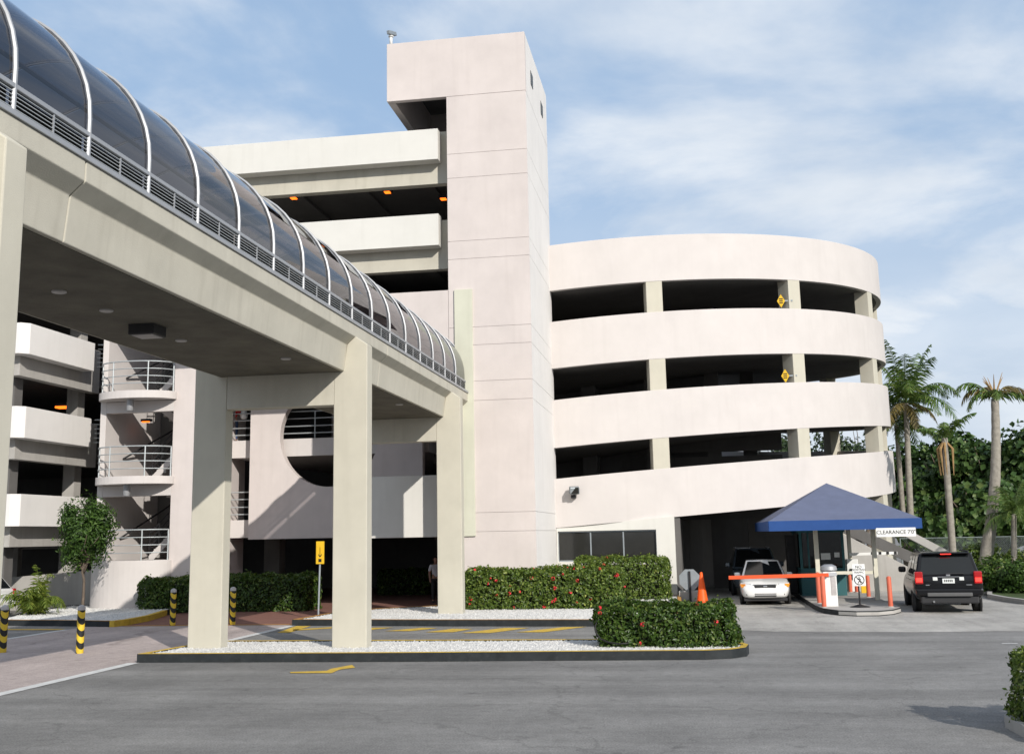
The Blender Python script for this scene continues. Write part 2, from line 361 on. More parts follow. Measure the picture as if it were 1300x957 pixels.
def leaves(P, N, size, aspect=.55, jit=.6, fold=.25):
    """one kite-shaped, folded leaf (2 quads -> 4 tris) at each P, roughly facing N"""
    n = len(P); N = N + RNG.normal(0, jit, (n, 3)); N /= np.linalg.norm(N, axis=1)[:, None] + 1e-9
    T = RNG.normal(0, 1, (n, 3)); T -= (T * N).sum(1)[:, None] * N; T /= np.linalg.norm(T, axis=1)[:, None] + 1e-9
    B = np.cross(N, T); s = (size * RNG.uniform(.65, 1.3, n))[:, None]
    base = P - T * s * .5; tip = P + T * s * .5; mid = P + T * s * .02 - N * s * fold * .35
    l = P + B * s * aspect * .5 + N * s * fold * .3; r = P - B * s * aspect * .5 + N * s * fold * .3
    V = np.stack([base, l, tip, r, mid], 1).reshape(-1, 3); k = np.arange(n)[:, None] * 5
    Q = np.concatenate([k + np.array([[0, 4, 1, 1]])[:, :3], k + np.array([[4, 2, 1]]), k + np.array([[0, 3, 4]]), k + np.array([[4, 3, 2]])], 1).reshape(-1, 3)
    return V, Q, n

# ------------------------------------------------------------------ ground, roads, kerbs, markings
def sheet(poly, z): return MB().add([(p[0], p[1], z) for p in poly], [tuple(range(len(poly)))])
def offset(poly, d, closed=True):
    """shift a polyline to its left by d"""
    n = len(poly); out = []
    for i in range(n):
        a = Vector(poly[i - 1] if (closed or i) else poly[0]); b = Vector(poly[i]); c = Vector(poly[(i + 1) % n] if (closed or i < n - 1) else poly[-1])
        d1 = (b - a) if (b - a).length > 1e-6 else (c - b); d2 = (c - b) if (c - b).length > 1e-6 else d1
        d1, d2 = d1.normalized(), d2.normalized(); n1 = Vector((-d1.y, d1.x)); n2 = Vector((-d2.y, d2.x)); m = (n1 + n2).normalized()
        k = d / max(.35, m.dot(n1)); out.append((b.x + m.x * k, b.y + m.y * k))
    return out
def ribbon(outer, inner, z0, z1, closed=True, dz=None):
    mb = MB(); n = len(outer); dz = dz or [0] * n
    for i in range(n if closed else n - 1):
        j = (i + 1) % n
        a, b, c, d = outer[i], outer[j], inner[j], inner[i]
        mb.add([(*a, z0), (*b, z0), (*b, z1 + dz[j]), (*a, z1 + dz[i]), (*d, z1 + dz[i]), (*c, z1 + dz[j]), (*d, z0), (*c, z0)],
               [(0, 1, 2, 3), (3, 2, 5, 4), (4, 5, 7, 6)])
    if not closed:
        for i in (0, n - 1):
            q = [(*outer[i], z0), (*outer[i], z1 + dz[i]), (*inner[i], z1 + dz[i]), (*inner[i], z0)]
            mb.add(q, [(0, 1, 2, 3) if i else (3, 2, 1, 0)])
    return mb
def inpoly(X, Y, poly):
    r = np.zeros(len(X), bool); n = len(poly)
    for i in range(n):
        x1, y1 = poly[i]; x2, y2 = poly[i - 1]
        c = ((y1 > Y) != (y2 > Y)) & (X < (x2 - x1) * (Y - y1) / (y2 - y1 + 1e-12) + x1); r ^= c
    return r
def pebbles(name, poly, z, dens, label, size=.036, hole=None, ymax=None):
    xs = [p[0] for p in poly]; ys = [p[1] for p in poly]; A = (max(xs) - min(xs)) * (max(ys) - min(ys)); n = int(A * dens)
    X = RNG.uniform(min(xs), max(xs), n); Y = RNG.uniform(min(ys), max(ys), n); k = inpoly(X, Y, poly)
    X, Y = X[k], Y[k]; n = len(X); s = (size * RNG.uniform(.55, 1.5, n))[:, None]
    th = RNG.uniform(0, 6.283, n); c, sn = np.cos(th), np.sin(th); e = RNG.uniform(.6, 1.1, n)
    V = np.zeros((n, 5, 3)); o = np.stack([X, Y, np.full(n, z)], 1)
    ux = np.stack([c, sn, 0 * c], 1) * s; uy = np.stack([-sn * e, c * e, 0 * c], 1) * s
    V[:, 0] = o + ux; V[:, 1] = o + uy; V[:, 2] = o - ux * .9; V[:, 3] = o - uy * .9
    V[:, 4] = o + ux * RNG.uniform(-.4, .4, (n, 1)) + uy * RNG.uniform(-.4, .4, (n, 1)); V[:, 4, 2] += s[:, 0] * RNG.uniform(.5, 1.1, n)
    q = np.arange(n)[:, None] * 5
    Q = np.concatenate([q + np.array([[0, 1, 4]]), q + np.array([[1, 2, 4]]), q + np.array([[2, 3, 4]]), q + np.array([[3, 0, 4]])], 1).reshape(-1, 3)
    tag(np_mesh(name, V.reshape(-1, 3), Q, 'pebble'), label, 'gravel', kind='stuff')

struct('road', MB().add([(-1500, -1500, 0), (1500, -1500, 0), (1500, 1500, 0), (-1500, 1500, 0)], [(0, 1, 2, 3)]), 'asphalt')
struct('driveway', sheet([(-.4, 30.9), (.6, 29.6), (1.8, 28.9), (3.5, 28.75), (5.2, 28.45), (7, 28.6), (9, 28.3), (12, 28.5), (16, 28.2), (40, 29), (40, 37.0), (14, 37.2), (10.3, 38), (9.95, 41), (10.3, 47), (10.3, 70), (-.4, 70)], .004), 'driveway')
struct('crosswalk', sheet([(-18.6, -10), (-11.85, -10), (-11.85, 32.2), (-18.6, 32.2)], .004), 'crosswalk')
struct('sidewalk', sheet([(-18.3, 32.2), (-11.85, 32.2), (-11.3, 36.5), (-7.9, 37.2), (-7.9, 60), (-24, 60), (-24, 42), (-18.8, 38)], .008), 'redpaver')

def island(name, label, poly, kerb_h=.18, w=.15, kmat='kerbblack', pmat='yellowpaint', fill='gravelbase', dens=700, peb=True, fz=.13, drop=None):
    inn = offset(poly, w)
    struct(name + '_kerb', ribbon(poly, inn, -.02, kerb_h), kmat)
    if pmat:
        o2 = offset(poly, .012); i2 = offset(poly, w - .01)
        struct('kerb_paint', ribbon(o2, i2, kerb_h - .02, kerb_h + .004), pmat)
    struct(name + '_bed', sheet(offset(poly, w - .02), fz), fill)
    if peb: pebbles('gravel', offset(poly, w), fz + .005, dens, label)
fr = [(-11.83, 22.48), (-6, 22.52), (0.1, 22.75), (.62, 22.95), (.93, 23.35), (1.0, 23.9), (.85, 24.55), (.45, 25.0), (-.1, 25.2), (-6, 25.3), (-11.45, 25.4)]
island('front_island', 'white gravel filling the long kerbed island in front, around the bridge legs', fr, dens=1500)
bk = [(-11.9, 31.9), (-7, 31.25), (-2.8, 30.85), (-1.5, 31.3), (-.7, 32.3), (-.45, 34), (-.6, 42.3), (-5.0, 42.3), (-5.0, 36.5), (-8, 36.5), (-8, 38.3), (-10.6, 36.6), (-11.6, 35.0)]
island('rear_island', 'white gravel strip behind the rear lane, below the flowering hedge', bk, dens=900, pmat='orangepaint')
lf = [(-22.4, 33.3), (-22.1, 32.9), (-21.5, 32.72), (-19.2, 32.3), (-17.55, 31.85), (-17.45, 32.6), (-17.6, 34.2), (-18.25, 36.7), (-18.6, 39.4), (-22.9, 40.5), (-24.2, 40.5), (-23.4, 36)]
island('left_island', 'white gravel bed in front of the stair tower', lf, dens=520, pmat=None)
for a, b in ((4, 7),):
    seg = lf[4:8]; struct('kerb_paint', ribbon(offset(seg, -.006, False), offset(seg, .16, False), .0, .186, False), 'yellowpaint')
struct('kerb_paint', ribbon(offset(lf[0:5], .02, False), offset(lf[0:5], .14, False), .16, .184, False), 'orangepaint')
# planted bed on the right with its pale kerb
rb = [(9.95, 41.2), (10.02, 39.4), (10.25, 37.9), (11.0, 37.2), (14, 36.6), (40, 36), (40, 75), (12.5, 75), (12.0, 49), (10.9, 45)]
struct('right_bed_kerb', ribbon(rb, offset(rb, .16), -.02, .16), 'grey_concrete')
struct('lawn', sheet(offset(rb, .15), .12), 'grass')

def stripe(poly, mat, z=.009): struct('road_marking', sheet(poly, z), mat)
def strip(a, b, w, mat, z=.009):
    a, b = Vector(a), Vector(b); d = (b - a).normalized(); n = Vector((-d.y, d.x)) * w / 2
    stripe([tuple(a - n), tuple(b - n), tuple(b + n), tuple(a + n)], mat, z)
strip((-11.85, 8), (-11.85, 22.4), .26, 'whitepaint'); strip((-11.85, 25.6), (-11.88, 31.8), .24, 'whitepaint')
strip((-18.6, 8), (-18.6, 31.0), .22, 'whitepaint')
strip((-17.4, 32.2), (-11.95, 32.25), .2, 'orangepaint', .013)
strip((-25, 31.6), (-18.8, 31.1), .35, 'yellowpaint', .008)
stripe([gp(*p) for p in ((368, 853), (415, 851.5), (420, 849), (447, 844), (451, 847.5), (431, 850), (421, 854.5), (369, 854.5))], 'yellowpaint')
strip((-11.4, 25.72), (-.8, 25.6), .14, 'yellowpaint')
for p in (((352, 803), (367, 803), (395, 794.5), (376, 794.5)), ((372, 800.5), (421, 797.5), (421, 796), (372, 799)),
          ((488, 801), (520, 801), (556, 797.3), (536, 796.8)), ((540, 802.5), (575, 802.5), (600, 798.3), (575, 798)), ((585, 803.5), (622, 803.5), (672, 797), (640, 797)),
          ((655, 802.5), (690, 802.5), (745, 795.5), (715, 796)), ((470, 799.5), (500, 796.5), (472, 796.8), (470, 797))):
    stripe([gp(*q) for q in p], 'yellowpaint')
strip(gp(1272, 817), gp(1292, 817), .12, 'whitepaint')

# ------------------------------------------------------------------ elevated walkway
BX, RX = -9.25, 1.69
RIBY = [36.66 - 1.609 * k for k in range(21)]
def arch(x_off=0, z_off=0, lo=7.4, n=22):
    """cross-section line of the tube from the right foot over the top to the left foot"""
    rx, rz, zc = RX + x_off, 1.65 + z_off, 7.97
    pts = [(BX + rx, lo)] + [(BX + rx, lo + (zc - lo) * t) for t in (.5,)]
    pts += [(BX + rx * math.cos(math.pi * i / n), zc + rz * math.sin(math.pi * i / n)) for i in range(n + 1)]
    return pts + [(BX - rx, lo)]
br = thing('walkway_bridge', 'elevated pedestrian bridge with a dark glass barrel roof on a concrete beam', 'footbridge', (BX, 20, 0))
y0, y1 = 3.8, 36.69
jl = at(492, 442, 0, -7.46).y
half = [(-7.72, 6.27), (-7.66, 6.88), (-7.46, 7.06), (-7.46, 7.33), (-7.75, 7.38)]
prof = half + [(2 * BX - p[0], p[1]) for p in half[::-1]]
for a, b in ((y0, 12.35), (12.37, jl - .01), (jl + .01, y1)):
    MB().profile(prof[::-1], a, b).build('beam', 'concrete', br, bevel=.015)
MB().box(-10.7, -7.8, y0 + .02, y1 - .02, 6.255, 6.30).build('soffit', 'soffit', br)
for s in (1, -1):
    xx = lambda v: BX + s * (v - BX)
    xs = sorted((xx(-7.62), xx(-7.43))); MB().box(xs[0], xs[1], y0, y1, 7.332, 7.405).build('base_rail', 'alu', br, bevel=.008)
    xs = sorted((xx(-7.60), xx(-7.515))); MB().box(xs[0], xs[1], y0, y1, 7.715, 7.775).build('sill_rail', 'alu', br, bevel=.006)
for y in RIBY:
    MB().tube([(p[0], y, p[1]) for p in arch(.02, .02, 7.39)], .031, 6).build('rib', 'alu', br, auto=30)
for k in range(20):
    ya, yb = RIBY[k + 1] + .035, RIBY[k] - .035
    A = [p for p in arch(0, 0, 7.77) if p[1] >= 7.76]; mb = MB()
    n = len(A); mb.add([(p[0], ya, p[1]) for p in A] + [(p[0], yb, p[1]) for p in A], [(i, n + i, n + i + 1, i + 1) for i in range(n - 1)])
    mb.build('pane', 'tubeglass', br, smooth=True)
    lp = MB().box(-7.625, -7.615, ya, yb, 7.405, 7.715).build('louver_panel', 'darkmetal', br)
    for q in range(6):
        z = 7.423 + q * .05
        mb = MB(); mb.add([(-7.53, ya, z), (-7.53, yb, z), (-7.59, yb, z + .03), (-7.59, ya, z + .03), (-7.53, ya, z + .008), (-7.53, yb, z + .008), (-7.59, yb, z + .038), (-7.59, ya, z + .038)],
                          [(0, 1, 2, 3), (7, 6, 5, 4), (0, 4, 5, 1), (2, 6, 7, 3), (1, 5, 6, 2), (0, 3, 7, 4)])
        mb.build('slat', 'louver', lp)
    ym = (ya + yb) / 2; MB().box(-7.545, -7.527, ym - .012, ym + .012, 7.405, 7.715).build('mullion', 'alu', lp)
MB().box(-10.6, -7.9, y0, y1, 7.38, 7.44).build('floor', 'grey_concrete', br)
MB().tube([(-10.55, y0, 8.35), (-10.55, y1, 8.35)], .03, 6).build('handrail', 'alu', br); MB().tube([(-7.95, y0, 8.35), (-7.95, y1, 8.35)], .03, 6).build('handrail', 'alu', br)
bl = MB().box(-9.56, -9.08, 17.40, 17.88, 6.07, 6.27).build('soffit_light', 'darkmetal', br, bevel=.02); MB().box(-9.51, -9.13, 17.45, 17.83, 6.06, 6.072).build('lens', 'capgrey', bl)
for px in ((75, 370), (135, 394), (230, 432), (363, 455), (507, 513)):
    p = at(*px, 2, 6.25); MB().lathe([(.09, -.03), (.11, -.02), (.11, .01)], (p.x, p.y, 6.255), 14).build('downlight', 'capgrey', br)

def frame(y, label, dep=.4):
    t = thing('support_frame', label, 'bridge support', (BX, y, 0), group='concrete frames carrying the footbridge')
    y2 = y + dep
    right = [(-7.96, .0), (-7.96, 6.26), (-7.74, 6.28), (-7.652, 6.885), (-7.452, 7.065), (-7.172, 6.87), (-7.172, .0)]
    for s in (1, -1):
        pr_ = right if s == 1 else [(2 * BX - p[0], p[1]) for p in right[::-1]]
        MB().profile(pr_, y, y2).build('leg', 'column', t, bevel=.02)
    MB().profile([(-10.54, 5.5), (-10.54, 6.262), (-7.96, 6.262), (-7.96, 5.5)], y + .004, y2 - .004).build('crossbeam', 'concrete', t, bevel=.015)
    return t
frame(23.8, 'beige concrete frame of two legs and crossbeam standing on the front gravel island')
frame(34.0, 'beige concrete frame beside the tower, its right leg next to the flowering hedge')
frame(10.3, 'nearest concrete frame, only its tall leg showing at the far left edge')

# ------------------------------------------------------------------ tower
CAM_SCALE[:] = [1.0367, -.0917]  # everything from tower to spiral ramp is enlarged about the camera position
tw = thing('elevator_tower', 'tall pink plastered tower with an overhanging box at its top', 'tower', (-6.4, 38, 0))
MB().box(-7.80, -5.06, 35.43, 41.2, 0, 17.6).build('core', 'pink', tw)
zb = [0, 2.64, 3.25, 6.92, 7.57, 8.79, 9.4, 11.77, 12.4, 14.65, 15.52, 17.63]
for a, b in zip(zb[:-1], zb[1:]):
    MB().box(-7.83, -5.03, 35.40, 35.445, a + .004, b - .004).build('wall_panel', 'pink', tw, bevel=.006)
    MB().box(-5.075, -5.032, 35.447, 41.2, a + .004, b - .004).build('wall_panel', 'sunlit_white', tw, bevel=.006)  # right face paler, its extra sunlight put into the colour
    MB().box(-7.828, -7.785, 35.447, 41.2, a + .006, b - .006).build('wall_panel', 'pink', tw, bevel=.006)
ov = MB().box(-9.98, -5.03, 35.40, 35.62, 17.636, 19.8).build('head_box', 'pink', tw, bevel=.01)
MB().box(-5.25, -5.031, 35.622, 41.2, 17.636, 19.8).build('head_side', 'sunlit_white', tw, bevel=.01)
MB().box(-9.98, -9.72, 35.622, 41.2, 17.636, 19.8).build('head_side', 'pink', tw, bevel=.01)
MB().box(-9.72, -5.25, 41.0, 41.19, 17.636, 19.8).build('head_back', 'pink', tw); MB().box(-9.72, -5.25, 35.622, 41.0, 19.3, 19.7).build('head_roof', 'shaded_concrete', tw)
MB().box(-7.6, -5.25, 35.65, 40.95, 17.605, 19.2).build('shaft_top', 'shaded_concrete', tw)
for ya, yb, za, zb_ in ((36.75, 37.3, 18.43, 18.95), (39.4, 39.95, 18.35, 18.86)):
    v = MB().box(-5.035, -5.02, ya, yb, za, zb_).build('vent', 'darkmetal', tw)
    for q in range(6): MB().box(-5.022, -5.008, ya + .02, yb - .02, za + .03 + q * .08, za + .06 + q * .08).build('slat', 'greymetal', v)
MB().box(-7.62, -7.0, 35.33, 35.398, 2.5, 10.7).build('pilaster', 'greenstrip', tw, bevel=.01)
MB().box(-10.6, -7.84, 35.42, 35.75, 6.9, 10.72).build('link_wall', 'pink', tw, bevel=.01)
an = thing('security_camera', 'small white camera on a post at the top corner of the tower', 'camera', (-9.85, 35.5, 19.8))
MB().tube([(-9.85, 35.5, 19.8), (-9.85, 35.5, 20.12)], .055, 10).build('post', 'cabinetwhite', an, smooth=True)
MB().bar((-9.9, 35.3, 20.2), (-9.76, 35.75, 20.32), .13, .14).build('camera_body', 'greymetal', an, bevel=.02)
MB().lathe([(.09, 0), (.1, .03), (.06, .06)], (-9.85, 35.5, 20.1), 10).build('bracket', 'cabinetwhite', an)

# ------------------------------------------------------------------ garage, front block left of the tower
TOP = [16.58, 13.49, 10.46, 7.42, 4.3]
gb = thing('parking_garage', 'white parking decks with long parapets between the tower and the glass bridge', 'parking garage', (-13, 38, 0))
for i, t in enumerate(TOP[:2]):
    MB().prism([(-17.6, 35.6), (-8.2, 35.6), (-8.2, 36.098), (-17.1, 36.098), (-17.1, 44), (-17.6, 44)], t - 1.12, t).build('parapet', 'white', gb, bevel=.012)
    MB().prism([(-17.08, 36.1), (-7.84, 36.1), (-7.84, 36.45), (-16.7, 36.45), (-16.7, 44), (-17.08, 44)], t - 1.85, t + (.06 if i == 0 else -.1)).build('spandrel_beam', 'grey_concrete' if 0 else 'concrete', gb, bevel=.01)
    MB().box(-16.7, -7.84, 36.45, 56, t - 1.5, t - 1.2).build('deck', 'shaded_concrete', gb)
    for k in range(4): MB().box(-16.6 + k * 2.5, -16.2 + k * 2.5, 36.47, 54.9, t - 1.62, t - 1.51).build('joist', 'shaded_concrete', gb)
MB().box(-17.6, -7.84, 35.9, 56, 10.1, 10.7).build('lower_deck', 'shaded_concrete', gb)
MB().box(-17.6, -7.84, 55, 55.3, 10.7, 16.4).build('back_wall', 'shaded_concrete', gb); MB().box(-17.6, -17.3, 44, 55, 10.7, 16.4).build('side_wall', 'shaded_concrete', gb)
for x in (-13.6, -8.5): MB().box(x, x + .5, 42, 42.6, 10.7, 14.9).build('column', 'shaded_concrete', gb)
for px, yy in (((373, 251), 37.0), ((492, 243.5), 37.0), ((563, 252), 37.6)):
    p = at(*px, 1, yy)
    lamp = MB().box(p.x - .16, p.x + .16, yy - .12, yy + .12, p.z - .02, p.z + .12).build('deck_lamp', 'darkmetal', gb); MB().box(p.x - .1, p.x + .1, yy - .13, yy + .1, p.z - .05, p.z - .02).build('lens', 'lamp_orange', lamp)

# left wing of the garage
gw = thing('garage_wing', 'white parapeted garage wing at the left, seen beneath the bridge', 'parking garage', (-28, 38, 0))
for t in [TOP[1]] + TOP[2:]:
    MB().prism([(-45, 35.6), (-23.75, 35.6), (-23.5, 35.85), (-23.5, 40.25), (-24.0, 40.25), (-24.0, 36.098), (-45, 36.098)], t - 1.13, t).build('parapet', 'sunlit_white', gw, bevel=.012)  # brightened white stands in for sun on the side faces
    MB().prism([(-45, 36.1), (-24.02, 36.1), (-24.02, 41.6), (-24.4, 41.6), (-24.4, 36.5), (-45, 36.5)], t - 1.85, t - .08).build('spandrel_beam', 'grey_concrete', gw, bevel=.01)
    MB().box(-45, -24.4, 36.5, 56, t - 1.5, t - 1.2).build('deck', 'shaded_concrete', gw)
for z0_, z1_ in ((0, 13.3),): MB().box(-45, -24.4, 55, 55.3, z0_, z1_).build('back_wall', 'shaded_concrete', gw)
MB().box(-25.2, -24.7, 41.2, 41.7, 0, 13.4).build('column', 'grey_concrete', gw); MB().box(-25.0, -24.5, 36.6, 37.1, 0, 10.4).build('column', 'shaded_concrete', gw)
MB().box(-24.4, -21.8, 44, 44.3, 0, 13).build('rear_wall', 'shaded_concrete', gw)
for t in TOP[2:4]:
    rl = MB().tube([(-23.4, 40.3, t - .05), (-21.8, 40.9, t - .05)], .022, 6).build('railing', 'steelrail', gw)
    for q in range(1, 6): MB().tube([(-23.4, 40.3, t - .05 - .18 * q), (-21.8, 40.9, t - .05 - .18 * q)], .014, 5).build('rail', 'steelrail', rl)
p = at(80, 516, 1, 42); lamp = MB().box(p.x - .25, p.x + .25, 41.8, 42.2, p.z, p.z + .12).build('deck_lamp', 'darkmetal', gw); MB().box(p.x - .23, p.x + .23, 41.78, 42.15, p.z - .08, p.z).build('lens', 'lamp_orange', lamp)
a, b = at(5, 733, 1, 39.0), at(112, 723.5, 1, 39.0)
MB().prism([(a.x - 6, 39.0), (b.x + .2, 39.0), (b.x + .2, 39.3), (a.x - 6, 39.3)], 0, 1, [a.z - .4, b.z, b.z, a.z - .4]).build('ramp_wall', 'grey_concrete', gw, bevel=.01)
a, b = at(10, 689, 1, 46), at(112, 688, 1, 46); MB().box(a.x - 4, b.x + 1, 46, 46.2, a.z - .3, a.z + .1).build('inner_beam', 'grey_concrete', gw)
p = at(14, 735, 1, 43); MB().box(p.x - .1, p.x + .25, 43, 43.3, 0, 2.4).build('column', 'grey_concrete', gw)

# ------------------------------------------------------------------ stair tower
st = thing('stair_tower', 'pink stair tower with rounded railed landings under the bridge', 'stair tower', (-20, 39, 0))
XL, XO0, XO1, XR, YF = -21.78, -21.55, -18.86, -17.95, 37.9
LZ = [8.01, 4.89, 1.89]
MB().box(XO1, XR, YF, 42.5, 0, 12.3).build('wall', 'pink', st, bevel=.012)
MB().box(XL, XO0, YF, 42.5, 0, 12.3).build('wall', 'pinkwhite', st, bevel=.012)
MB().box(XO0, XO1, 42.2, 42.5, 0, 12.3).build('back_wall', 'shaded_concrete', st)  # darkened to read as a black void behind the stairs
for a, b in ((0, 1.60), (4.2, 4.60), (7.3, 7.72), (10.4, 12.3)): MB().box(XO0, XO1, YF + .003, YF + .25, a, b).build('spandrel', 'pinkwhite', st, bevel=.012)
LC, LRX, LRY = (XO0 + XO1) / 2 - .05, 1.52, .95
def lpt(a, k=1.0): return (LC + LRX * k * math.cos(a), YF - LRY * k * math.sin(a))
for i, z in enumerate(LZ):
    half_ = [lpt(math.pi + math.pi * q / 24) for q in range(25)]
    half_ = [(p[0], 2 * YF - p[1]) for p in half_]
    poly = [lpt(math.pi - math.pi * q / 24) for q in range(25)]
    zb_ = .0 if i == 2 else z - .28
    MB().prism(poly, zb_, z).build('landing', 'pinkwhite', st, bevel=.01)
    MB().box(XO0, XO1, YF + .001, YF + 1.2, z - .26, z - .005).build('landing_slab', 'grey_concrete', st)
    A = [math.pi * (.03 + .94 * q / 20) for q in range(21)]
    for h in (1.08, .81, .54, .27): MB().tube([(*lpt(a, .95), z + h) for a in A], .026 if h > 1 else .02, 6).build('rail', 'steelrail', st, smooth=True)
    for a in (.05, .33, .64, .97): MB().tube([(*lpt(math.pi * a, .95), z), (*lpt(math.pi * a, .95), z + 1.08)], .026, 6).build('railing_post', 'steelrail', st)
    if i < 2: MB().lathe([(.11, -.42), (.125, -.4), (.125, 0)], (LC - .1, YF - .45, z - .28), 16).build('downlight', 'alu', st, auto=40)
    # first flight climbs to the right, the next one returns to the left behind it
    for (ya, yb, xs_, up, zz) in ((39.5, 40.4, -20.45, 1, z), (40.6, 41.5, -18.95, -1, z + 1.53)):
        mb = MB(); n = 8; dx = 1.5 / n if up == 1 else 1.9 / n; rise = 1.53 / n
        for q in range(n):
            xa = xs_ + up * q * dx; xb = xa + up * (dx + .01); mb.box(min(xa, xb), max(xa, xb), ya, yb, zz + q * rise - .14, zz + (q + 1) * rise)
        fl_ = mb.build('stair_flight', 'grey_concrete', st)
        xe = xs_ + up * n * dx
        MB().add([(xs_, ya - .03, zz - .22), (xe, ya - .03, zz + 1.31), (xe, yb + .03, zz + 1.31), (xs_, yb + .03, zz - .22), (xs_, ya - .03, zz + .12), (xe, ya - .03, zz + 1.62), (xe, ya - .004, zz + 1.62), (xs_, ya - .004, zz + .12)],
                 [(0, 1, 5, 4), (3, 2, 1, 0) if up == 1 else (0, 1, 2, 3), (4, 5, 6, 7)]).build('stringer', 'pinkwhite', fl_)
        for hh in (.95, .7, .45): MB().tube([(xs_, ya, zz + hh), (xe, ya, zz + 1.53 + hh)], .024, 6).build('stair_rail', 'darkmetal', st)
        for q in range(0, n + 1, 2): MB().tube([(xs_ + up * q * dx, ya, zz + q * rise), (xs_ + up * q * dx, ya, zz + q * rise + .95)], .016, 5).build('baluster', 'darkmetal', st)
    MB().tube([(-21.5, 39.2, z + .8), (-20.5, 41.9, z + 2.3)], .035, 6).build('wall_handrail', 'darkmetal', st)
p = at(186, 535, 1, 40); lamp = MB().box(p.x - .2, p.x + .2, 39.9, 40.1, p.z, p.z + .1).build('stair_lamp', 'darkmetal', st); MB().box(p.x - .14, p.x + .14, 39.88, 40.0, p.z - .04, p.z).build('lens', 'lamp_orange', lamp)

# ------------------------------------------------------------------ lobby block behind the bridge legs
lb = thing('garage_lobby', 'pink lobby wall with a large round opening, seen between the bridge legs', 'building', (-13, 41, 0))
HC, HR = (-13.68, 6.45), 1.98
wx0, wx1, wz0, wz1 = -16.88, -10.0, 2.55, 10.1
N = 72; ring = [(HC[0] + HR * math.cos(2 * math.pi * i / N), HC[1] + HR * math.sin(2 * math.pi * i / N)) for i in range(N)]
def edgept(a):
    c, s = math.cos(a), math.sin(a); t = 1e9
    if c > 1e-9: t = min(t, (wx1 - HC[0]) / c)
    if c < -1e-9: t = min(t, (wx0 - HC[0]) / c)
    if s > 1e-9: t = min(t, (wz1 - HC[1]) / s)
    if s < -1e-9: t = min(t, (wz0 - HC[1]) / s)
    return HC[0] + c * t, HC[1] + s * t
angs = sorted([2 * math.pi * i / N for i in range(N)] + [math.atan2(z - HC[1], x - HC[0]) % (2 * math.pi) for x in (wx0, wx1) for z in (wz0, wz1)])
mb = MB(); n = len(angs)
for y_ in (40.4, 40.75):
    for a in angs:
        e = edgept(a); mb.v.append((HC[0] + HR * math.cos(a), y_, HC[1] + HR * math.sin(a))); mb.v.append((e[0], y_, e[1]))
for i in range(n):
    j = (i + 1) % n; a, b, c, d = 2 * i, 2 * i + 1, 2 * j + 1, 2 * j; o = 2 * n
    mb.f += [(a, b, c, d)[::-1][::-1], (o + d, o + c, o + b, o + a), (a, d, o + d, o + a), (b, o + b, o + c, c)]
mb.build('round_opening_wall', 'pink', lb)
for i, z in enumerate((6.4, 3.3)):
    sl_ = MB().box(-17.95, -16.885 if i else -9.9, 41.0, 60, z - .68, z).build('floor_slab', 'pinkwhite', lb)  # pale coat stands in for sunlight that misses the slab
    for h in (1.08, .8, .5, .22):
        MB().tube([(-17.95, 41.1, z + h), (-16.885 if i else -9.9, 41.1, z + h)], .025, 6).build('rail', 'steelrail', lb)
    for x in (-17.0, -14.5, -12.6) if i == 0 else (-17.0,): MB().tube([(x, 41.1, z), (x, 41.1, z + 1.08)], .025, 6).build('railing_post', 'steelrail', lb)
MB().box(-16.88, -7.84, 40.76, 60, 2.6, 3.28).build('floor_slab', 'shaded_concrete', lb)
# rounded pink stair drum behind the round opening
mb = MB(); nn = 20; pl = [(-13.2 + 1.7 * math.cos(math.pi * (1 + q / nn)), 44.6 + 1.7 * math.sin(math.pi * (1 + q / nn))) for q in range(nn + 1)]
mb.prism(pl, 6.4, 7.75).build('curved_balcony', 'pinkwhite', lb)
MB().box(-36, -7.84, 53.4, 53.7, 0, 13.2).build('back_wall', 'shaded_concrete', lb)
MB().box(-24.4, -7.84, 42.6, 58, 9.5, 10.05).build('top_deck', 'shaded_concrete', lb)
MB().box(-11.15, -7.85, 37.4, 37.65, 2.5, 4.62).build('balcony_panel', 'white', lb, bevel=.01); MB().box(-11.15, -7.85, 37.66, 40.39, 2.5, 2.8).build('balcony_floor', 'grey_concrete', lb)
for px in ((205, 690), (345, 700)):
    p = at(*px, 1, 46); MB().box(p.x - .35, p.x + .35, 46, 46.7, 0, 2.6).build('column', 'grey_concrete', lb)
# wall with slit windows inside the dark passage
wl = MB().box(-8.9, -8.6, 42, 57, 0, 2.59).build('passage_wall', 'pink', lb)
for yy in (44.2, 46.6, 48.2, 50.8): MB().box(-8.93, -8.88, yy, yy + .55, 1.1, 2.3).build('slit_window', 'winglass', wl)

# ------------------------------------------------------------------ spiral ramp
HX, HY, HRAD = -3.886, 53.717, 13.066
HZ = [11.741, 8.740, 5.750, 2.811]; HS = [4.422, 4.892, 5.487, 5.792]; HB = 1.798
sp = thing('spiral_ramp', 'round four storey spiral ramp with pale pink parapet bands and dark openings', 'parking ramp', (HX, HY, 0))
def hp(th, r): return (HX + r * math.sin(th), HY - r * math.cos(th))
def hband(l, r0, r1, a, b, t0, t1, n):
    """helical ring between radii r0 < r1, heights a..b above the ramp line, angles t0..t1"""
    mb = MB()
    for i in range(n + 1):
        t = t0 + (t1 - t0) * i / n; z = HZ[l] + HS[l] * t / (2 * math.pi)
        for r, h in ((r1, a), (r1, b), (r0, b), (r0, a)): mb.v.append((*hp(t, r), z + h))
    for i in range(n):
        o = 4 * i
        for k in range(4): mb.f.append((o + k, o + 4 + k, o + 4 + (k + 1) % 4, o + (k + 1) % 4)[::-1][::-1])
    mb.f += [(3, 2, 1, 0), (4 * n, 4 * n + 1, 4 * n + 2, 4 * n + 3)]
    return mb
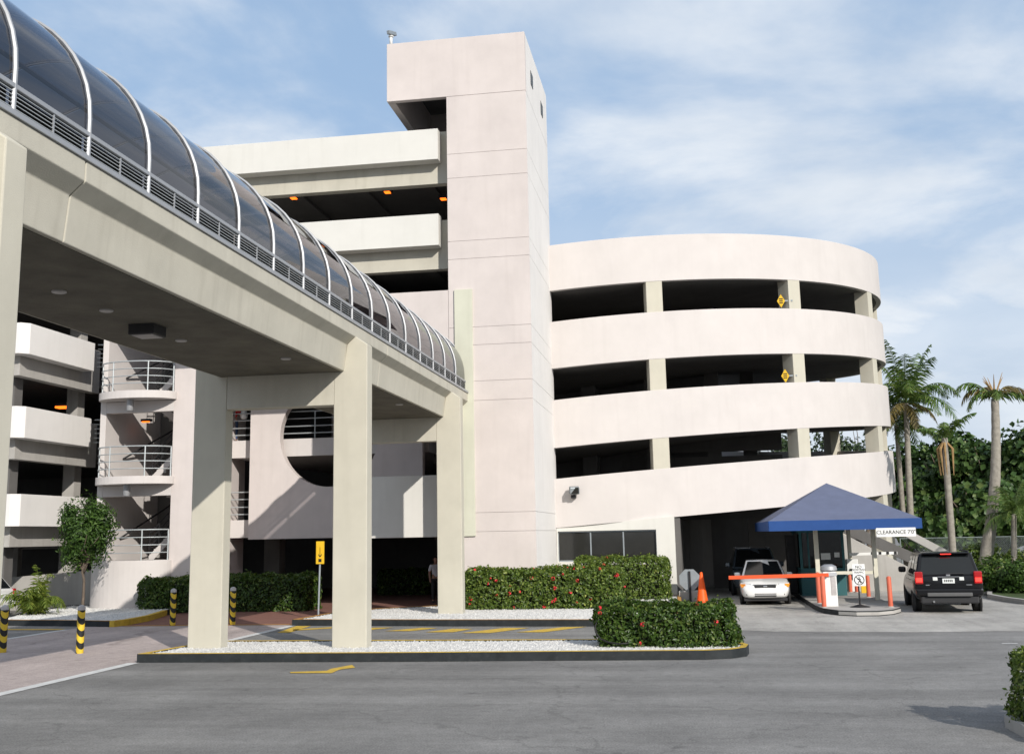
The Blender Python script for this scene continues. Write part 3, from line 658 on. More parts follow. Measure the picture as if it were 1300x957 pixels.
for l in range(4):
    t1 = 2.7
    hband(l, HRAD - .22, HRAD, 0, HB, -.1, t1, 90).build('parapet_band', 'pinkwhite', sp, auto=30, bevel=.012)
    hband(l, HRAD - 7.6, HRAD - .225, .02, .42, -.5, t1, 70).build('ramp_slab', 'grey_concrete' if 0 else 'shaded_concrete', sp, auto=30)
for th in (.2175, .6835, 1.142, 1.60, 2.06, 2.52):
    mb = MB(); c, s = math.cos(th), math.sin(th)
    def cp(u, v): x, y = hp(th, HRAD - .25 - v); return (x + u * c, y + u * s)
    mb.prism([cp(-.31, -.235), cp(.31, -.235), cp(.31, .35), cp(-.31, .35)], 0 if th > .9 else 3.0, 12.2 + HS[0] * th / 6.283).build('column', 'column', sp, bevel=.015)
for th in (-.05, .35, .8, 1.3, 1.75):
    x, y = hp(th, HRAD - 6.2); MB().box(x - .3, x + .3, y - .3, y + .3, 0, 12.6).build('inner_column', 'shaded_concrete', sp)
nn = 40; MB().prism([(HX + 5.2 * math.cos(2 * math.pi * q / nn), HY + 5.2 * math.sin(2 * math.pi * q / nn)) for q in range(nn)], 0, 12.4).build('core_wall', 'shaded_concrete', sp)
MB().box(-8, HX, 47.5, 48, 0, 12).build('cross_wall', 'shaded_concrete', sp); MB().box(-3, 3.9, 48.5, 48.8, 5.9, 8.5).build('cross_wall', 'shaded_concrete', sp)
MB().box(-3, 3.9, 48.6, 48.9, 3.0, 5.7).build('cross_wall', 'shaded_concrete', sp)
# ground floor wall with the three pane window
zt = lambda x: HZ[3] + HS[3] * math.asin((x - HX) / HRAD) / (2 * math.pi)
x0, x1 = -5.02, -.70
yw = 40.72
wa, wb = at(708, 674.5, 1, yw), at(834.5, 711, 1, yw)
MB().prism([(x0, yw), (wa.x, yw), (wa.x, yw + .3), (x0, yw + .3)], 0, 2.72).build('base_wall', 'white', sp)
MB().add([(wb.x, yw, 0), (x1, yw, 0), (x1, yw + .3, 0), (wb.x, yw + .3, 0), (wb.x, yw, zt(wb.x) + .02), (x1, yw, zt(x1) + .02), (x1, yw + .3, zt(x1) + .02), (wb.x, yw + .3, zt(wb.x) + .02)],
         [(3, 2, 1, 0), (4, 5, 6, 7), (0, 1, 5, 4), (1, 2, 6, 5), (2, 3, 7, 6), (3, 0, 4, 7)]).build('base_wall', 'white', sp)
MB().box(wa.x, wb.x, yw, yw + .3, 0, wb.z).build('base_wall', 'white', sp)
MB().add([(wa.x, yw, wa.z), (wb.x, yw, wa.z), (wb.x, yw + .3, wa.z), (wa.x, yw + .3, wa.z), (wa.x, yw, zt(wa.x) + .02), (wb.x, yw, zt(wb.x) + .02), (wb.x, yw + .3, zt(wb.x) + .02), (wa.x, yw + .3, zt(wa.x) + .02)],
         [(3, 2, 1, 0), (4, 5, 6, 7), (0, 1, 5, 4), (1, 2, 6, 5), (2, 3, 7, 6), (3, 0, 4, 7)]).build('base_wall', 'white', sp)
wd = MB().box(wa.x, wb.x, yw + .12, yw + .16, wb.z, wb.z + .05).build('window', 'greymetal', sp)
MB().box(wa.x, wb.x, yw + .1, yw + .17, wa.z - .05, wa.z).build('frame', 'greymetal', wd)
W3 = (wb.x - wa.x) / 3
for k in range(4): MB().box(wa.x + k * W3 - .025, wa.x + k * W3 + .025, yw + .1, yw + .17, wb.z + .05, wa.z - .05).build('frame', 'greymetal', wd)
for k in range(3): MB().box(wa.x + k * W3 + .025, wa.x + (k + 1) * W3 - .025, yw + .13, yw + .14, wb.z + .05, wa.z - .05).build('pane', 'winglass', wd)
MB().box(-5, -.72, 44, 44.2, 0, 2.7).build('room_wall', 'shaded_concrete', sp)
MB().box(-.72, -.5, yw + .02, 52, 0, 3.0).build('entry_side_wall', 'shaded_concrete', sp)
MB().box(-.5, 9, 62, 62.3, 0, 3.6).build('rear_wall', 'shaded_concrete', sp)

fl = thing('floodlight', 'small grey floodlight on the pale wall beside the tower', 'floodlight', (-4.6, 40.5, 3.9))
p = at(729, 622, 1, 40.5)
ORG[fl.name] = um(p); fl.location = um(p)
MB().bar((p.x - .02, 40.52, p.z + .02), (p.x + .05, 40.22, p.z - .04), .36, .26).build('lamp_housing', 'greymetal', fl, bevel=.03)
MB().box(p.x - .14, p.x + .2, 40.205, 40.225, p.z - .14, p.z + .08).build('lens', 'winglass', fl)
MB().box(p.x - .12, p.x + .06, 40.4, 40.72, p.z - .3, p.z - .17).build('bracket', 'darkmetal', fl, bevel=.02)

for px, t in (((991.5, 382), 'upper'), ((997, 477), 'lower')):
    p = at(*px, 1, 43.42)
    d = thing('warning_sign', f'yellow diamond warning sign hung on the column in the {t} opening of the spiral ramp', 'sign', (p.x, p.y, p.z), group='diamond signs on the ramp')
    s_ = .215; o = MB().add([(p.x, p.y, p.z - s_ * 1.25), (p.x + s_ * .72, p.y, p.z), (p.x, p.y, p.z + s_ * 1.25), (p.x - s_ * .72, p.y, p.z), (p.x, p.y + .03, p.z - s_ * 1.25), (p.x + s_ * .72, p.y + .03, p.z), (p.x, p.y + .03, p.z + s_ * 1.25), (p.x - s_ * .72, p.y + .03, p.z)],
                   [(0, 1, 2, 3), (7, 6, 5, 4), (0, 4, 5, 1), (1, 5, 6, 2), (2, 6, 7, 3), (3, 7, 4, 0)]).build('plate', 'signyellow', d)
    for k in range(3): MB().box(p.x - .07, p.x + .07, p.y - .006, p.y - .001, p.z - .1 + k * .08, p.z - .06 + k * .08).build('symbol', 'signblack', o)
    MB().box(p.x + .1, p.x + .45, p.y + .03, p.y + .06, p.z - .03, p.z + .03).build('bracket', 'greymetal', d)
CAM_SCALE[:] = [1.0, 0.0]

# ------------------------------------------------------------------ exit ramp behind the booth
er = thing('exit_ramp', 'grey concrete ramp with sloping side walls behind the ticket booth', 'ramp', (9, 47, 0))
def slope_wall(pa, pb, y, th, name, mat, low=0, drop=None):
    a, b = at(*pa, 1, y), at(*pb, 1, y)
    la, lb_ = (low, low) if drop is None else (a.z - drop, b.z - drop)
    MB().add([(a.x, y, la), (b.x, y, lb_), (b.x, y + th, lb_), (a.x, y + th, la), (a.x, y, a.z), (b.x, y, b.z), (b.x, y + th, b.z), (a.x, y + th, a.z)],
             [(3, 2, 1, 0), (4, 5, 6, 7), (0, 1, 5, 4), (1, 2, 6, 5), (2, 3, 7, 6), (3, 0, 4, 7)]).build(name, mat, er, bevel=.01)
slope_wall((1120, 655), (1206, 700), 48.0, .28, 'parapet', 'grey_concrete', drop=.35)
slope_wall((1060, 672), (1190, 738), 46.8, .25, 'side_wall', 'grey_concrete', low=0)
slope_wall((1040, 648), (1206, 722), 47.9, .08, 'ramp_shadow_strip', 'shaded_concrete', drop=.5)  # dark strip standing in for the shadow gap below the parapet
slope_wall((1040, 690), (1206, 745), 50.5, .25, 'inner_wall', 'shaded_concrete', drop=2.2)

# ------------------------------------------------------------------ booth island, canopy, booth, gates
isl = [(3.66, 46.5), (3.62, 36.2), (3.72, 34.9), (4.05, 34.0), (4.5, 33.6), (5.1, 33.62), (5.6, 34.1), (5.95, 34.9), (6.05, 36), (6.08, 46.5)]
struct('booth_island_kerb', ribbon(isl, offset(isl, .14), -.02, .15), 'kerbblack')
i2 = offset(isl, .012); struct('booth_island', MB().add([(*p, .154) for p in i2], [tuple(range(len(i2)))]), 'grey_concrete')
struct('kerb_face', ribbon(offset(isl[3:8], -.004, False), offset(isl[3:8], .02, False), .03, .12, False), 'grey_concrete')
cn = thing('booth_canopy', 'dark blue pyramid canvas canopy on cream posts over the ticket booth', 'canopy', (4.78, 41, 0))
X0, X1, Y0, Y1, ZV, ZT, ZA = 2.40, 7.15, 37.0, 45.0, 2.46, 2.78, 4.12
ap = (4.77, 41.0, ZA); C4 = [(X0, Y0), (X1, Y0), (X1, Y1), (X0, Y1)]
mb = MB(); NS = 8
for k in range(4):     # four cloth faces, sagging a little between the ridges
    a, b = Vector((*C4[k], ZT)), Vector((*C4[(k + 1) % 4], ZT)); t = Vector(ap); g = {}
    for i in range(NS + 1):
        for j in range(NS + 1 - i):
            u, v = i / NS, j / NS; w = 1 - u - v
            p = a * w + b * u + t * v - Vector((0, 0, .55 * u * w * (1 - v) * .5))
            g[i, j] = len(mb.v); mb.v.append(tuple(p))
    for i in range(NS):
        for j in range(NS - i):
            mb.f.append((g[i, j], g[i + 1, j], g[i, j + 1]))
            if i + j < NS - 1: mb.f.append((g[i + 1, j], g[i + 1, j + 1], g[i, j + 1]))
o = mb.build('roof_cloth', 'canvas', cn); o.data.shade_smooth(); o.data.set_sharp_from_angle(angle=math.radians(12))
for k in range(4):
    a, b = C4[k], C4[(k + 1) % 4]; d = Vector((b[0] - a[0], b[1] - a[1])).normalized(); nrm = Vector((d.y, -d.x)) * .02
    MB().prism([(a[0] + nrm.x, a[1] + nrm.y), (b[0] + nrm.x, b[1] + nrm.y), b, a], ZV, ZT + .005).build('valance', 'canvasval', cn)
for x, y in ((4.02, 38.6), (5.88, 38.6), (4.02, 44.6), (5.88, 44.6)): MB().box(x - .07, x + .07, y - .07, y + .07, .15, 2.75).build('post', 'cream', cn, bevel=.008)
for y in (37.05, 38.6, 44.6): MB().box(X0 + .05, X1 - .05, y, y + .06, ZV + .2, ZV + .28).build('crossbar', 'cream', cn)
MB().box(4.1, 5.8, 38.57, 38.63, 1.0, 1.1).build('rail', 'cream', cn)
a, b = at(1112, 671, 1, 36.97), at(1163, 680.5, 1, 36.97)
sg = MB().box(a.x, b.x, 36.95, 36.975, b.z, a.z + .02).build('clearance_sign', 'signwhite', cn)
text("CLEARANCE 7'0\"", .17, 'signblack', sg, ((a.x + b.x) / 2, 36.945, (a.z + b.z) / 2 + .01), sx=.95)

bo = thing('ticket_booth', 'teal ticket booth with dark windows under the blue canopy', 'booth', (4.5, 42.5, 0))
bx0, bx1, by0, by1 = 3.72, 5.28, 41.4, 44.2
MB().box(bx0, bx1, by0, by1, .15, 1.12).build('lower_wall', 'teal', bo, bevel=.01); MB().box(bx0 - .05, bx1 + .05, by0 - .05, by1 + .05, 2.38, 2.6).build('roof', 'teal', bo, bevel=.01)
for x in (bx0, bx1 - .09):
    for y in (by0, by1 - .09): MB().box(x, x + .09, y, y + .09, 1.12, 2.38).build('corner_post', 'teal', bo)
MB().box(bx0 + .28, bx0 + .34, by0, by0 + .06, 1.12, 2.38).build('mullion', 'teal', bo)
MB().box(bx0 + .09, bx1 - .09, by0 + .03, by0 + .04, 1.12, 2.38).build('window_pane', 'boothglass', bo); MB().box(bx0 + .03, bx0 + .04, by0 + .09, by1 - .09, 1.12, 2.38).build('window_pane', 'boothglass', bo)
MB().box(bx1 - .04, bx1 - .03, by0 + .09, by1 - .09, 1.12, 2.38).build('window_pane', 'boothglass', bo); MB().box(bx0 + .09, bx1 - .09, by1 - .06, by1 - .02, 1.12, 2.38).build('back_panel', 'darkmetal', bo)
for (u0, v0, u1, v1) in ((1042, 702, 1054.5, 710), (1059, 701, 1066, 707)):
    a, b = at(u0, v0, 1, by0 + .02), at(u1, v1, 1, by0 + .02); MB().box(a.x, b.x, by0 + .015, by0 + .025, b.z, a.z).build('notice', 'plate', bo)
MB().box(bx0 + .3, bx1 - .3, by0 + .6, by0 + 1.1, .9, 1.25).build('counter', 'grey_concrete', bo)
MB().box(bx0 - .35, bx0 - .05, 42.5, 43.3, .2, 2.3).build('side_frame', 'darkmetal', bo, bevel=.01)

g1 = thing('barrier_gate', 'white gate cabinet with a long red barrier arm across the exit lane', 'barrier gate', (4.3, 37.8, 0))
p = at(1056, 770, 2, .15)
cx_, cy_ = p.x, p.y
MB().box(cx_ - .2, cx_ + .2, cy_, cy_ + .45, .15, 1.2).build('cabinet', 'cabinetwhite', g1, bevel=.02)
MB().box(cx_ + .02, cx_ + .17, cy_ - .012, cy_, .5, 1.05).build('door', 'capgrey', g1, bevel=.005)
MB().lathe([(.2, 0), (.26, .05), (.24, .16), (.12, .22)], (cx_, cy_ + .2, 1.2), 18).build('motor_housing', 'alu', g1, auto=40)
a = at(925, 733, 1, cy_ - .1); b = at(1052, 729.5, 1, cy_ - .1)
MB().bar((a.x, cy_ - .1, a.z), (b.x, cy_ - .1, b.z), .05, .11).build('arm', 'armred', g1, bevel=.006)
for k in range(1): MB().bar((b.x - .1, cy_ - .06, b.z), (b.x + .25, cy_ + .02, b.z + .02), .06, .1).build('arm_bracket', 'alu', g1)
g2 = thing('barrier_gate', 'small gate with a white barrier arm behind the booth, across the entry lane', 'barrier gate', (5.6, 44, 0))
a, b = at(1078, 703.5, 1, 44.0), at(1139, 701.5, 1, 44.0)
MB().bar((a.x, 44, a.z), (b.x, 44, b.z), .05, .1).build('arm', 'signwhite', g2)
for k in range(4): MB().box(b.x - .12 - k * .28, b.x - .02 - k * .28, 43.965, 43.975, b.z - .05, b.z + .05).build('arm_stripe', 'signblack', g2)
p = at(1084, 745, 1, 43.9); MB().box(p.x - .2, p.x + .22, 43.9, 44.3, .15, 1.35).build('cabinet', 'cabinetwhite', g2, bevel=.02); MB().box(p.x - .1, p.x + .3, 43.85, 43.89, .6, 1.0).build('panel', 'darkmetal', g2)

RB = [((1040.5, 766), 726, 'red steel bollard at the left of the white gate cabinet, farther of the pair'), ((1046.5, 771), 730.5, 'red steel bollard just in front of the white gate cabinet'),
      ((1103, 758), 730, 'red steel bollard behind the cream rail, right of the white notice board'), ((1131, 770.5), 731, 'red steel bollard at the right edge of the booth island, beside the black vehicle'),
      ((1080, 752), 729, 'red steel bollard beside the booth, left of the white notice board'), ((1088, 752), 736, 'short red steel bollard half hidden behind the white notice board')]
for (bx, by), ty, lab in RB:
    p = at(bx, by, 2, .15); h = at(bx, ty, 1, p.y).z - .15
    t = thing('red_bollard', lab, 'bollard', (p.x, p.y, .15), group='red bollards on the booth island')
    MB().lathe([(.07, 0), (.07, h - .05), (.055, h - .015), (.02, h)], (p.x, p.y, .15), 14).build('pipe', 'redpaint', t, auto=40); MB().lathe([(.1, 0), (.1, .015), (.075, .03)], (p.x, p.y, .15), 14).build('base', 'grey_concrete', t)

ns = thing('notice_sign', 'white no pedestrian traffic board on a round based stand in front of the booth', 'sign', (5.1, 37.3, .15))
p = at(1092, 770.5, 2, .15); nx, ny = p.x, p.y
MB().lathe([(.30, 0), (.30, .02), (.12, .06), (.03, .09)], (nx, ny, .15), 24).build('base', 'darkmetal', ns, auto=40); MB().tube([(nx, ny, .2), (nx, ny, 1.2)], .025, 8).build('pole', 'darkmetal', ns)
a, b = at(1081.5, 716, 1, ny - .05), at(1099.5, 743.5, 1, ny - .05)
bd = MB().box(a.x, b.x, ny - .05, ny - .03, b.z, a.z).build('board', 'signwhite', ns, bevel=.004)
mx_ = (a.x + b.x) / 2; W_ = b.x - a.x; H_ = a.z - b.z
for k, (ln, sz) in enumerate((('NO', .12), ('PEDESTRIAN', .072), ('TRAFFIC', .082))): text(ln, sz, 'signblack', bd, (mx_, ny - .054, a.z - H_ * (.13 + .125 * k)))
cz = b.z + H_ * .28
MB().tube([(mx_ + .14 * math.cos(q * math.pi / 14), ny - .055, cz + .14 * math.sin(q * math.pi / 14)) for q in range(28)], .012, 5, closed=True).build('slash_ring', 'signblack', bd)
MB().bar((mx_ - .1, ny - .056, cz + .1), (mx_ + .1, ny - .056, cz - .1), .008, .018).build('slash', 'signblack', bd)
MB().lathe([(.0, -.02), (.022, 0), (.0, .02)], (mx_, ny - .056, cz + .085), 8).build('walker_head', 'signblack', bd)
for q in (((0, .06), (0, -.02)), ((0, -.02), (.05, -.1)), ((0, -.02), (-.04, -.1)), ((0, .05), (.05, .0)), ((0, .05), (-.05, .01))):
    MB().bar((mx_ + q[0][0], ny - .056, cz + q[0][1]), (mx_ + q[1][0], ny - .056, cz + q[1][1]), .006, .018).build('walker_limb', 'signblack', bd)
MB().box(nx + .12, nx + .26, ny + .3, ny + .4, .55, .8).build('tag', 'signyellow', ns)

oc = thing('stop_sign', 'grey back of an octagonal sign on a dark post beside the orange cone', 'sign', (-.3, 41.3, 0))
p = at(875.5, 735.5, 1, 41.3); q8 = [(p.x + .40 * math.cos(math.pi / 8 + k * math.pi / 4), p.z + .40 * math.sin(math.pi / 8 + k * math.pi / 4)) for k in range(8)]
MB().profile(q8[::-1], 41.3, 41.306).build('plate', 'greymetal', oc); MB().box(p.x - .04, p.x + .04, 41.25, 41.296, 0, p.z + .3).build('post', 'darkmetal', oc)
MB().box(p.x - .42, p.x + .42, 41.32, 41.9, 0, .38).build('base_block', 'grey_concrete', oc, bevel=.04)
co = thing('traffic_cone', 'tall orange traffic cone beside the grey octagonal sign', 'traffic cone', (.15, 40.1, 0))
p = at(892, 765.5, 2, 0)
MB().lathe([(.21, .035), (.2, .05), (.045, 1.06), (.03, 1.08)], (p.x, p.y, 0), 24).build('cone_body', 'cone_orange', co, auto=50); MB().box(p.x - .27, p.x + .27, p.y - .27, p.y + .27, .005, .04).build('base', 'cone_orange', co, bevel=.01)

yp = thing('lane_sign', 'narrow yellow sign on a grey post at the kerb beside the left hedge', 'sign', (-11.6, 33.5, .15))
p = at(404, 781, 2, .15); a, b = at(401.5, 687, 1, p.y - .04), at(411.5, 715.5, 1, p.y - .04)
MB().tube([(p.x, p.y, .1), ((a.x + b.x) / 2, p.y, a.z)], .03, 8).build('post', 'greymetal', yp)
o = MB().box(a.x, b.x, p.y - .05, p.y - .035, b.z, a.z).build('plate', 'signyellow', yp, bevel=.003)
m_ = (a.x + b.x) / 2
MB().bar((m_, p.y - .053, b.z + .3), (m_, p.y - .053, b.z + .52), .004, .03).build('arrow', 'signblack', o); MB().box(m_ - .05, m_ + .05, p.y - .056, p.y - .051, b.z + .06, b.z + .16).build('arrow', 'signblack', o)
MB().bar((m_ - .05, p.y - .053, b.z + .3), (m_, p.y - .053, b.z + .22), .004, .03).build('arrow', 'signblack', o); MB().bar((m_ + .05, p.y - .053, b.z + .3), (m_, p.y - .053, b.z + .22), .004, .03).build('arrow', 'signblack', o)

# striped bollards
def striped(x, y, h, lab):
    t = thing('striped_bollard', lab, 'bollard', (x, y, 0), group='black and yellow bollards of the crosswalk'); r = .085; n = 20; rows = 44
    post = MB().tube([(x, y, 0), (x, y, h)], r, n).build('post', 'blackpaint', t, smooth=False)
    for s_ in range(int(h / .28) + 2):       # each yellow band winds round the post
        mb = MB(); z0 = -.22 + s_ * .28
        for k in range(n + 1):
            a_ = 2 * math.pi * k / n; off_ = .11 * math.sin(a_ * 1.0 - .9)
            for zz in (z0 + off_, z0 + off_ + .14):
                zz = min(max(zz, .0), h - .02); mb.v.append((x + (r + .003) * math.cos(a_), y + (r + .003) * math.sin(a_), zz))
        mb.f = [(2 * k, 2 * k + 2, 2 * k + 3, 2 * k + 1) for k in range(n)]
        mb.build('yellow_band', 'bollyellow', t, smooth=True)
    MB().lathe([(.09, h - .01), (.09, h + .06), (.05, h + .1), (.01, h + .11)], (x, y, 0), 16).build('cap', 'capgrey', t, auto=50)
for px, ty, lab in (((101, 829), 768, 'black and yellow striped bollard standing alone on the crosswalk in front of the stair tower'), ((3, 828), 768, 'black and yellow striped bollard cut by the left edge of the picture'),
                    ((219, 794), 747, 'black and yellow striped bollard before the hedge, left of the near bridge leg'), ((295, 793), 745, 'black and yellow striped bollard before the hedge, right of the near bridge leg')):
    x, y = gp(*px); striped(x, y, at(px[0], ty, 1, y).z - .1, lab)

# ------------------------------------------------------------------ planting
def core_box(x0, x1, y0, y1, z0, z1, k=.82):
    mb = MB(); cx, cy = (x0 + x1) / 2, (y0 + y1) / 2; hx, hy = (x1 - x0) / 2 - .24, (y1 - y0) / 2 - .24
    return mb.box(cx - hx, cx + hx, cy - hy, cy + hy, z0, z1 - .26)
def hedge(label, box, n, mat='hedgeleaf', size=.085, flowers=0, bump=.07, name='hedge', seed=0, fl_top=False):
    """clipped hedge: leaf faces on and just below an uneven, rounded box surface, a dark solid core for the shaded inside"""
    x0, x1, y0, y1, z0, z1 = box; cx, cy = (x0 + x1) / 2, (y0 + y1) / 2
    t = thing(name, label, 'hedge', (cx, cy, z0))
    core_box(*box).build('shade_core', 'hedge_shade', t)  # solid dark box standing in for the shaded inside of the hedge
    hx, hy, hz = (x1 - x0) / 2, (y1 - y0) / 2, (z1 - z0)
    area = np.array([hx * hy * 4, hx * 2 * hz, hx * 2 * hz, hy * 2 * hz, hy * 2 * hz]); w = area / area.sum()
    f = RNG.choice(5, n, p=w); u, v = RNG.uniform(-1, 1, n), RNG.uniform(0, 1, n); P = np.zeros((n, 3)); Nn = np.zeros((n, 3))
    v2 = RNG.uniform(-1, 1, n)
    for k in range(5):
        m = f == k
        if k == 0: P[m] = np.stack([u[m] * hx, v2[m] * hy, np.full(m.sum(), hz)], 1); Nn[m] = (0, 0, 1)
        if k == 1: P[m] = np.stack([u[m] * hx, np.full(m.sum(), -hy), v[m] * hz], 1); Nn[m] = (0, -1, .25)
        if k == 2: P[m] = np.stack([u[m] * hx, np.full(m.sum(), hy), v[m] * hz], 1); Nn[m] = (0, 1, .25)
        if k == 3: P[m] = np.stack([np.full(m.sum(), -hx), u[m] * hy, v[m] * hz], 1); Nn[m] = (-1, 0, .25)
        if k == 4: P[m] = np.stack([np.full(m.sum(), hx), u[m] * hy, v[m] * hz], 1); Nn[m] = (1, 0, .25)
    # rounded edges and lumps
    q = P / np.array([hx, hy, hz]); rr = .22
    ex = np.maximum(0, np.abs(P[:, 0]) - (hx - rr)); ey = np.maximum(0, np.abs(P[:, 1]) - (hy - rr)); ez = np.maximum(0, P[:, 2] - (hz - rr))
    l = np.sqrt(ex ** 2 + ey ** 2 + ez ** 2); kk = np.where(l > rr, rr / np.maximum(l, 1e-6), 1)
    P[:, 0] = np.sign(P[:, 0]) * (np.minimum(np.abs(P[:, 0]), hx - rr) + ex * kk); P[:, 1] = np.sign(P[:, 1]) * (np.minimum(np.abs(P[:, 1]), hy - rr) + ey * kk); P[:, 2] = np.minimum(P[:, 2], hz - rr) + ez * kk
    s = seed * 3.1
    lump = np.sin(P[:, 0] * 5.3 + s) * np.sin(P[:, 2] * 6.1 + 1.3 + s) * .5 + np.sin(P[:, 0] * 2.1 + P[:, 1] * 3.7 + s) * .5 + np.sin(P[:, 0] * 11 + s) * np.sin(P[:, 1] * 9.0 + P[:, 2] * 10) * .4
    dpt = RNG.uniform(0, 1, n) ** 2 * .16
    P += Nn * (lump * bump - dpt + np.where(RNG.uniform(0, 1, n) < .03, RNG.uniform(.0, .11, n), 0))[:, None] + RNG.normal(0, .015, (n, 3))
    P[:, 2] = np.maximum(P[:, 2], .02); P += np.array([cx, cy, z0])
    V, Q, m = leaves(P, Nn, size * RNG.choice([.7, 1.0, 1.35], n, p=[.35, .45, .2]), .55, .6)
    lf_ = np.clip(RNG.normal(.45, .2, n) - dpt * 1.5 + np.where(f == 0, .1, 0), 0, 1)  # darker deeper in the hedge, lighter on the top face
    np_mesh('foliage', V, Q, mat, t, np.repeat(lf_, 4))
    for k in range(flowers):
        fc = RNG.uniform(0, 1)
        x = RNG.uniform(x0 + .1, x1 - .1); z = RNG.uniform(z0 + .12, z1 - .02); y = y0 - .03
        if fl_top or fc < .2: z = z1 + .0; y = RNG.uniform(y0 + .05, y1 - .3)
        mb = MB(); r = RNG.uniform(.045, .085)
        for q_ in range(9):
            d = Vector(RNG.normal(0, 1, 3)); d.y = -abs(d.y) * .6; d.normalize(); e = d.orthogonal().normalized() * r * .45; g = d.cross(e)
            c = Vector((x, y, z)) + d * r * .7; mb.add([c - e, c + g * .8, c + e, c - g * .8], [(0, 1, 2, 3)])
        mb.build('flower', 'flower', t)
    return t
hedge('dark green clipped hedge at the right end of the front gravel island', (-2.14, .78, 23.55, 24.85, .12, 1.0), 15000, size=.085, flowers=6, bump=.13, seed=1)
hedge('long hedge with scattered red flowers between the bridge leg and the front island', (-7.5, -2.35, 35.6, 36.65, .1, 1.42), 17000, 'hedgebright', .105, flowers=34, bump=.12, seed=2)
hedge('bright green clipped hedge below the three pane window', (-4.4, -1.0, 40.2, 41.7, .1, 1.62), 11000, 'hedgebright', .105, flowers=4, bump=.1, seed=3)
a, b = at(178, 750, 1, 37.8), at(260, 750, 1, 37.8)
hedge('dark hedge left of the near bridge leg, in front of the stair tower', (a.x, b.x, 37.6, 38.9, .05, 1.22), 8000, size=.105, bump=.1, seed=4)
a, b = at(268, 750, 1, 38.2), at(392, 750, 1, 38.2)
hedge('dark loose hedge right of the near bridge leg, behind the striped bollard', (a.x, b.x, 38.0, 39.6, .02, 1.25), 11000, size=.105, bump=.12, seed=5)
a, b = at(478, 740, 1, 48), at(545, 740, 1, 48)
hedge('low dark hedge deep inside the shaded passage', (a.x, b.x, 48, 49, .0, 1.1), 3500, size=.12, seed=6)
a = at(1313, 840, 1, 14.2)
bb = [(a.x - .1, 14.05), (a.x + 12, 13.4), (a.x + 12, 16.2), (a.x + .1, 15.9), (a.x - .15, 15.2)]
struct('corner_bed_kerb', ribbon(bb, offset(bb, .14), -.02, .14), 'grey_concrete'); struct('corner_bed', sheet(offset(bb, .12), .1), 'soil')
hedge('small green bush in the lower right corner of the picture', (a.x, a.x + 1.6, 14.2, 15.6, .0, .93), 7000, 'hedgebright', .07, bump=.12, name='bush', seed=7)
hs = thing('garden_hose', 'black hose looping out of the left end of the front hedge', 'hose', (-2.4, 23.6, .15))
pts = [at(x, y, 1, 23.5) for x, y in ((800, 816), (785, 817), (772, 815), (762, 811), (756, 803), (755, 795), (758, 788), (766, 783))]
MB().tube([(p.x, 23.5 + .02 * i, max(p.z, .19)) for i, p in enumerate(pts)], .018, 8).build('hose_line', 'hose', hs, smooth=True)

def blob_pts(c, r, n, lumps=9, inner=.55):
    """points through an uneven crown made of overlapping lumps; returns positions, outward normals and depth"""
    c = np.array(c); r = np.array(r); L_ = []
    for _ in range(lumps):
        d = RNG.normal(0, 1, 3); d /= np.linalg.norm(d); d *= RNG.uniform(.35, .72); L_.append((d, RNG.uniform(.3, .52)))
    k = RNG.integers(0, lumps, n); d = RNG.normal(0, 1, (n, 3)); d /= np.linalg.norm(d, axis=1)[:, None]
    lc = np.array([l[0] for l in L_])[k]; lr = np.array([l[1] for l in L_])[k]; rad = RNG.uniform(inner, 1.05, n)
    P = lc + d * (lr * rad)[:, None]
    return c + P * r, d + lc * .7, rad
def limb(mb, a, b, r0, r1, wob=.15, n=5):
    a, b = Vector(a), Vector(b); pts = []; rs = []
    for i in range(n + 1):
        t = i / n; w = Vector(RNG.normal(0, wob, 3)) * math.sin(math.pi * t); pts.append(a.lerp(b, t) + w); rs.append(r0 + (r1 - r0) * t)
    mb.tube(pts, rs, 7)
def tree(label, base, h, crown_c, crown_r, n, leaf, size, trunk_r, cat='tree', name='tree', group=None, lumps=10, bark='bark', inner=.55, aspect=.6):
    t = thing(name, label, cat, base, group=group); b = Vector(base); c = Vector(crown_c)
    mb = MB(); limb(mb, b, (b.x + (c.x - b.x) * .6, b.y + (c.y - b.y) * .6, b.z + h * .55), trunk_r, trunk_r * .6, .06)
    top = Vector((b.x + (c.x - b.x) * .6, b.y + (c.y - b.y) * .6, b.z + h * .55))
    for _ in range(7):
        d = Vector(RNG.normal(0, 1, 3)); d.z = abs(d.z) * .8 - .2; d.normalize(); limb(mb, top - Vector((0, 0, RNG.uniform(0, h * .15))), c + Vector((d.x * crown_r[0], d.y * crown_r[1], d.z * crown_r[2])) * .75, trunk_r * .5, trunk_r * .1, .12)
    mb.build('trunk', bark, t, smooth=True)
    P, Nn, rad = blob_pts(crown_c, crown_r, n, lumps, inner)
    k = P[:, 2] > b.z + .05; P, Nn, rad = P[k], Nn[k], rad[k]
    V, Q, m = leaves(P, Nn, np.full(len(P), size), aspect, .55)
    np_mesh('crown', V, Q, leaf, t, np.repeat(np.clip(RNG.normal(.42, .2, m) + (rad - .85) * .5, 0, 1), 4))  # inner crown leaves darker than outer ones
    return t
p = at(106, 765, 1, 36.6); c = at(108, 672, 1, p.y)
tree('small leafy tree on the gravel beside the stair tower', (p.x, p.y, .12), 3.2, (c.x, p.y, c.z), (1.15, 1.0, 1.8), 8000, 'treeleaf', .14, .06, name='small_tree', lumps=22, aspect=.4, inner=.2)

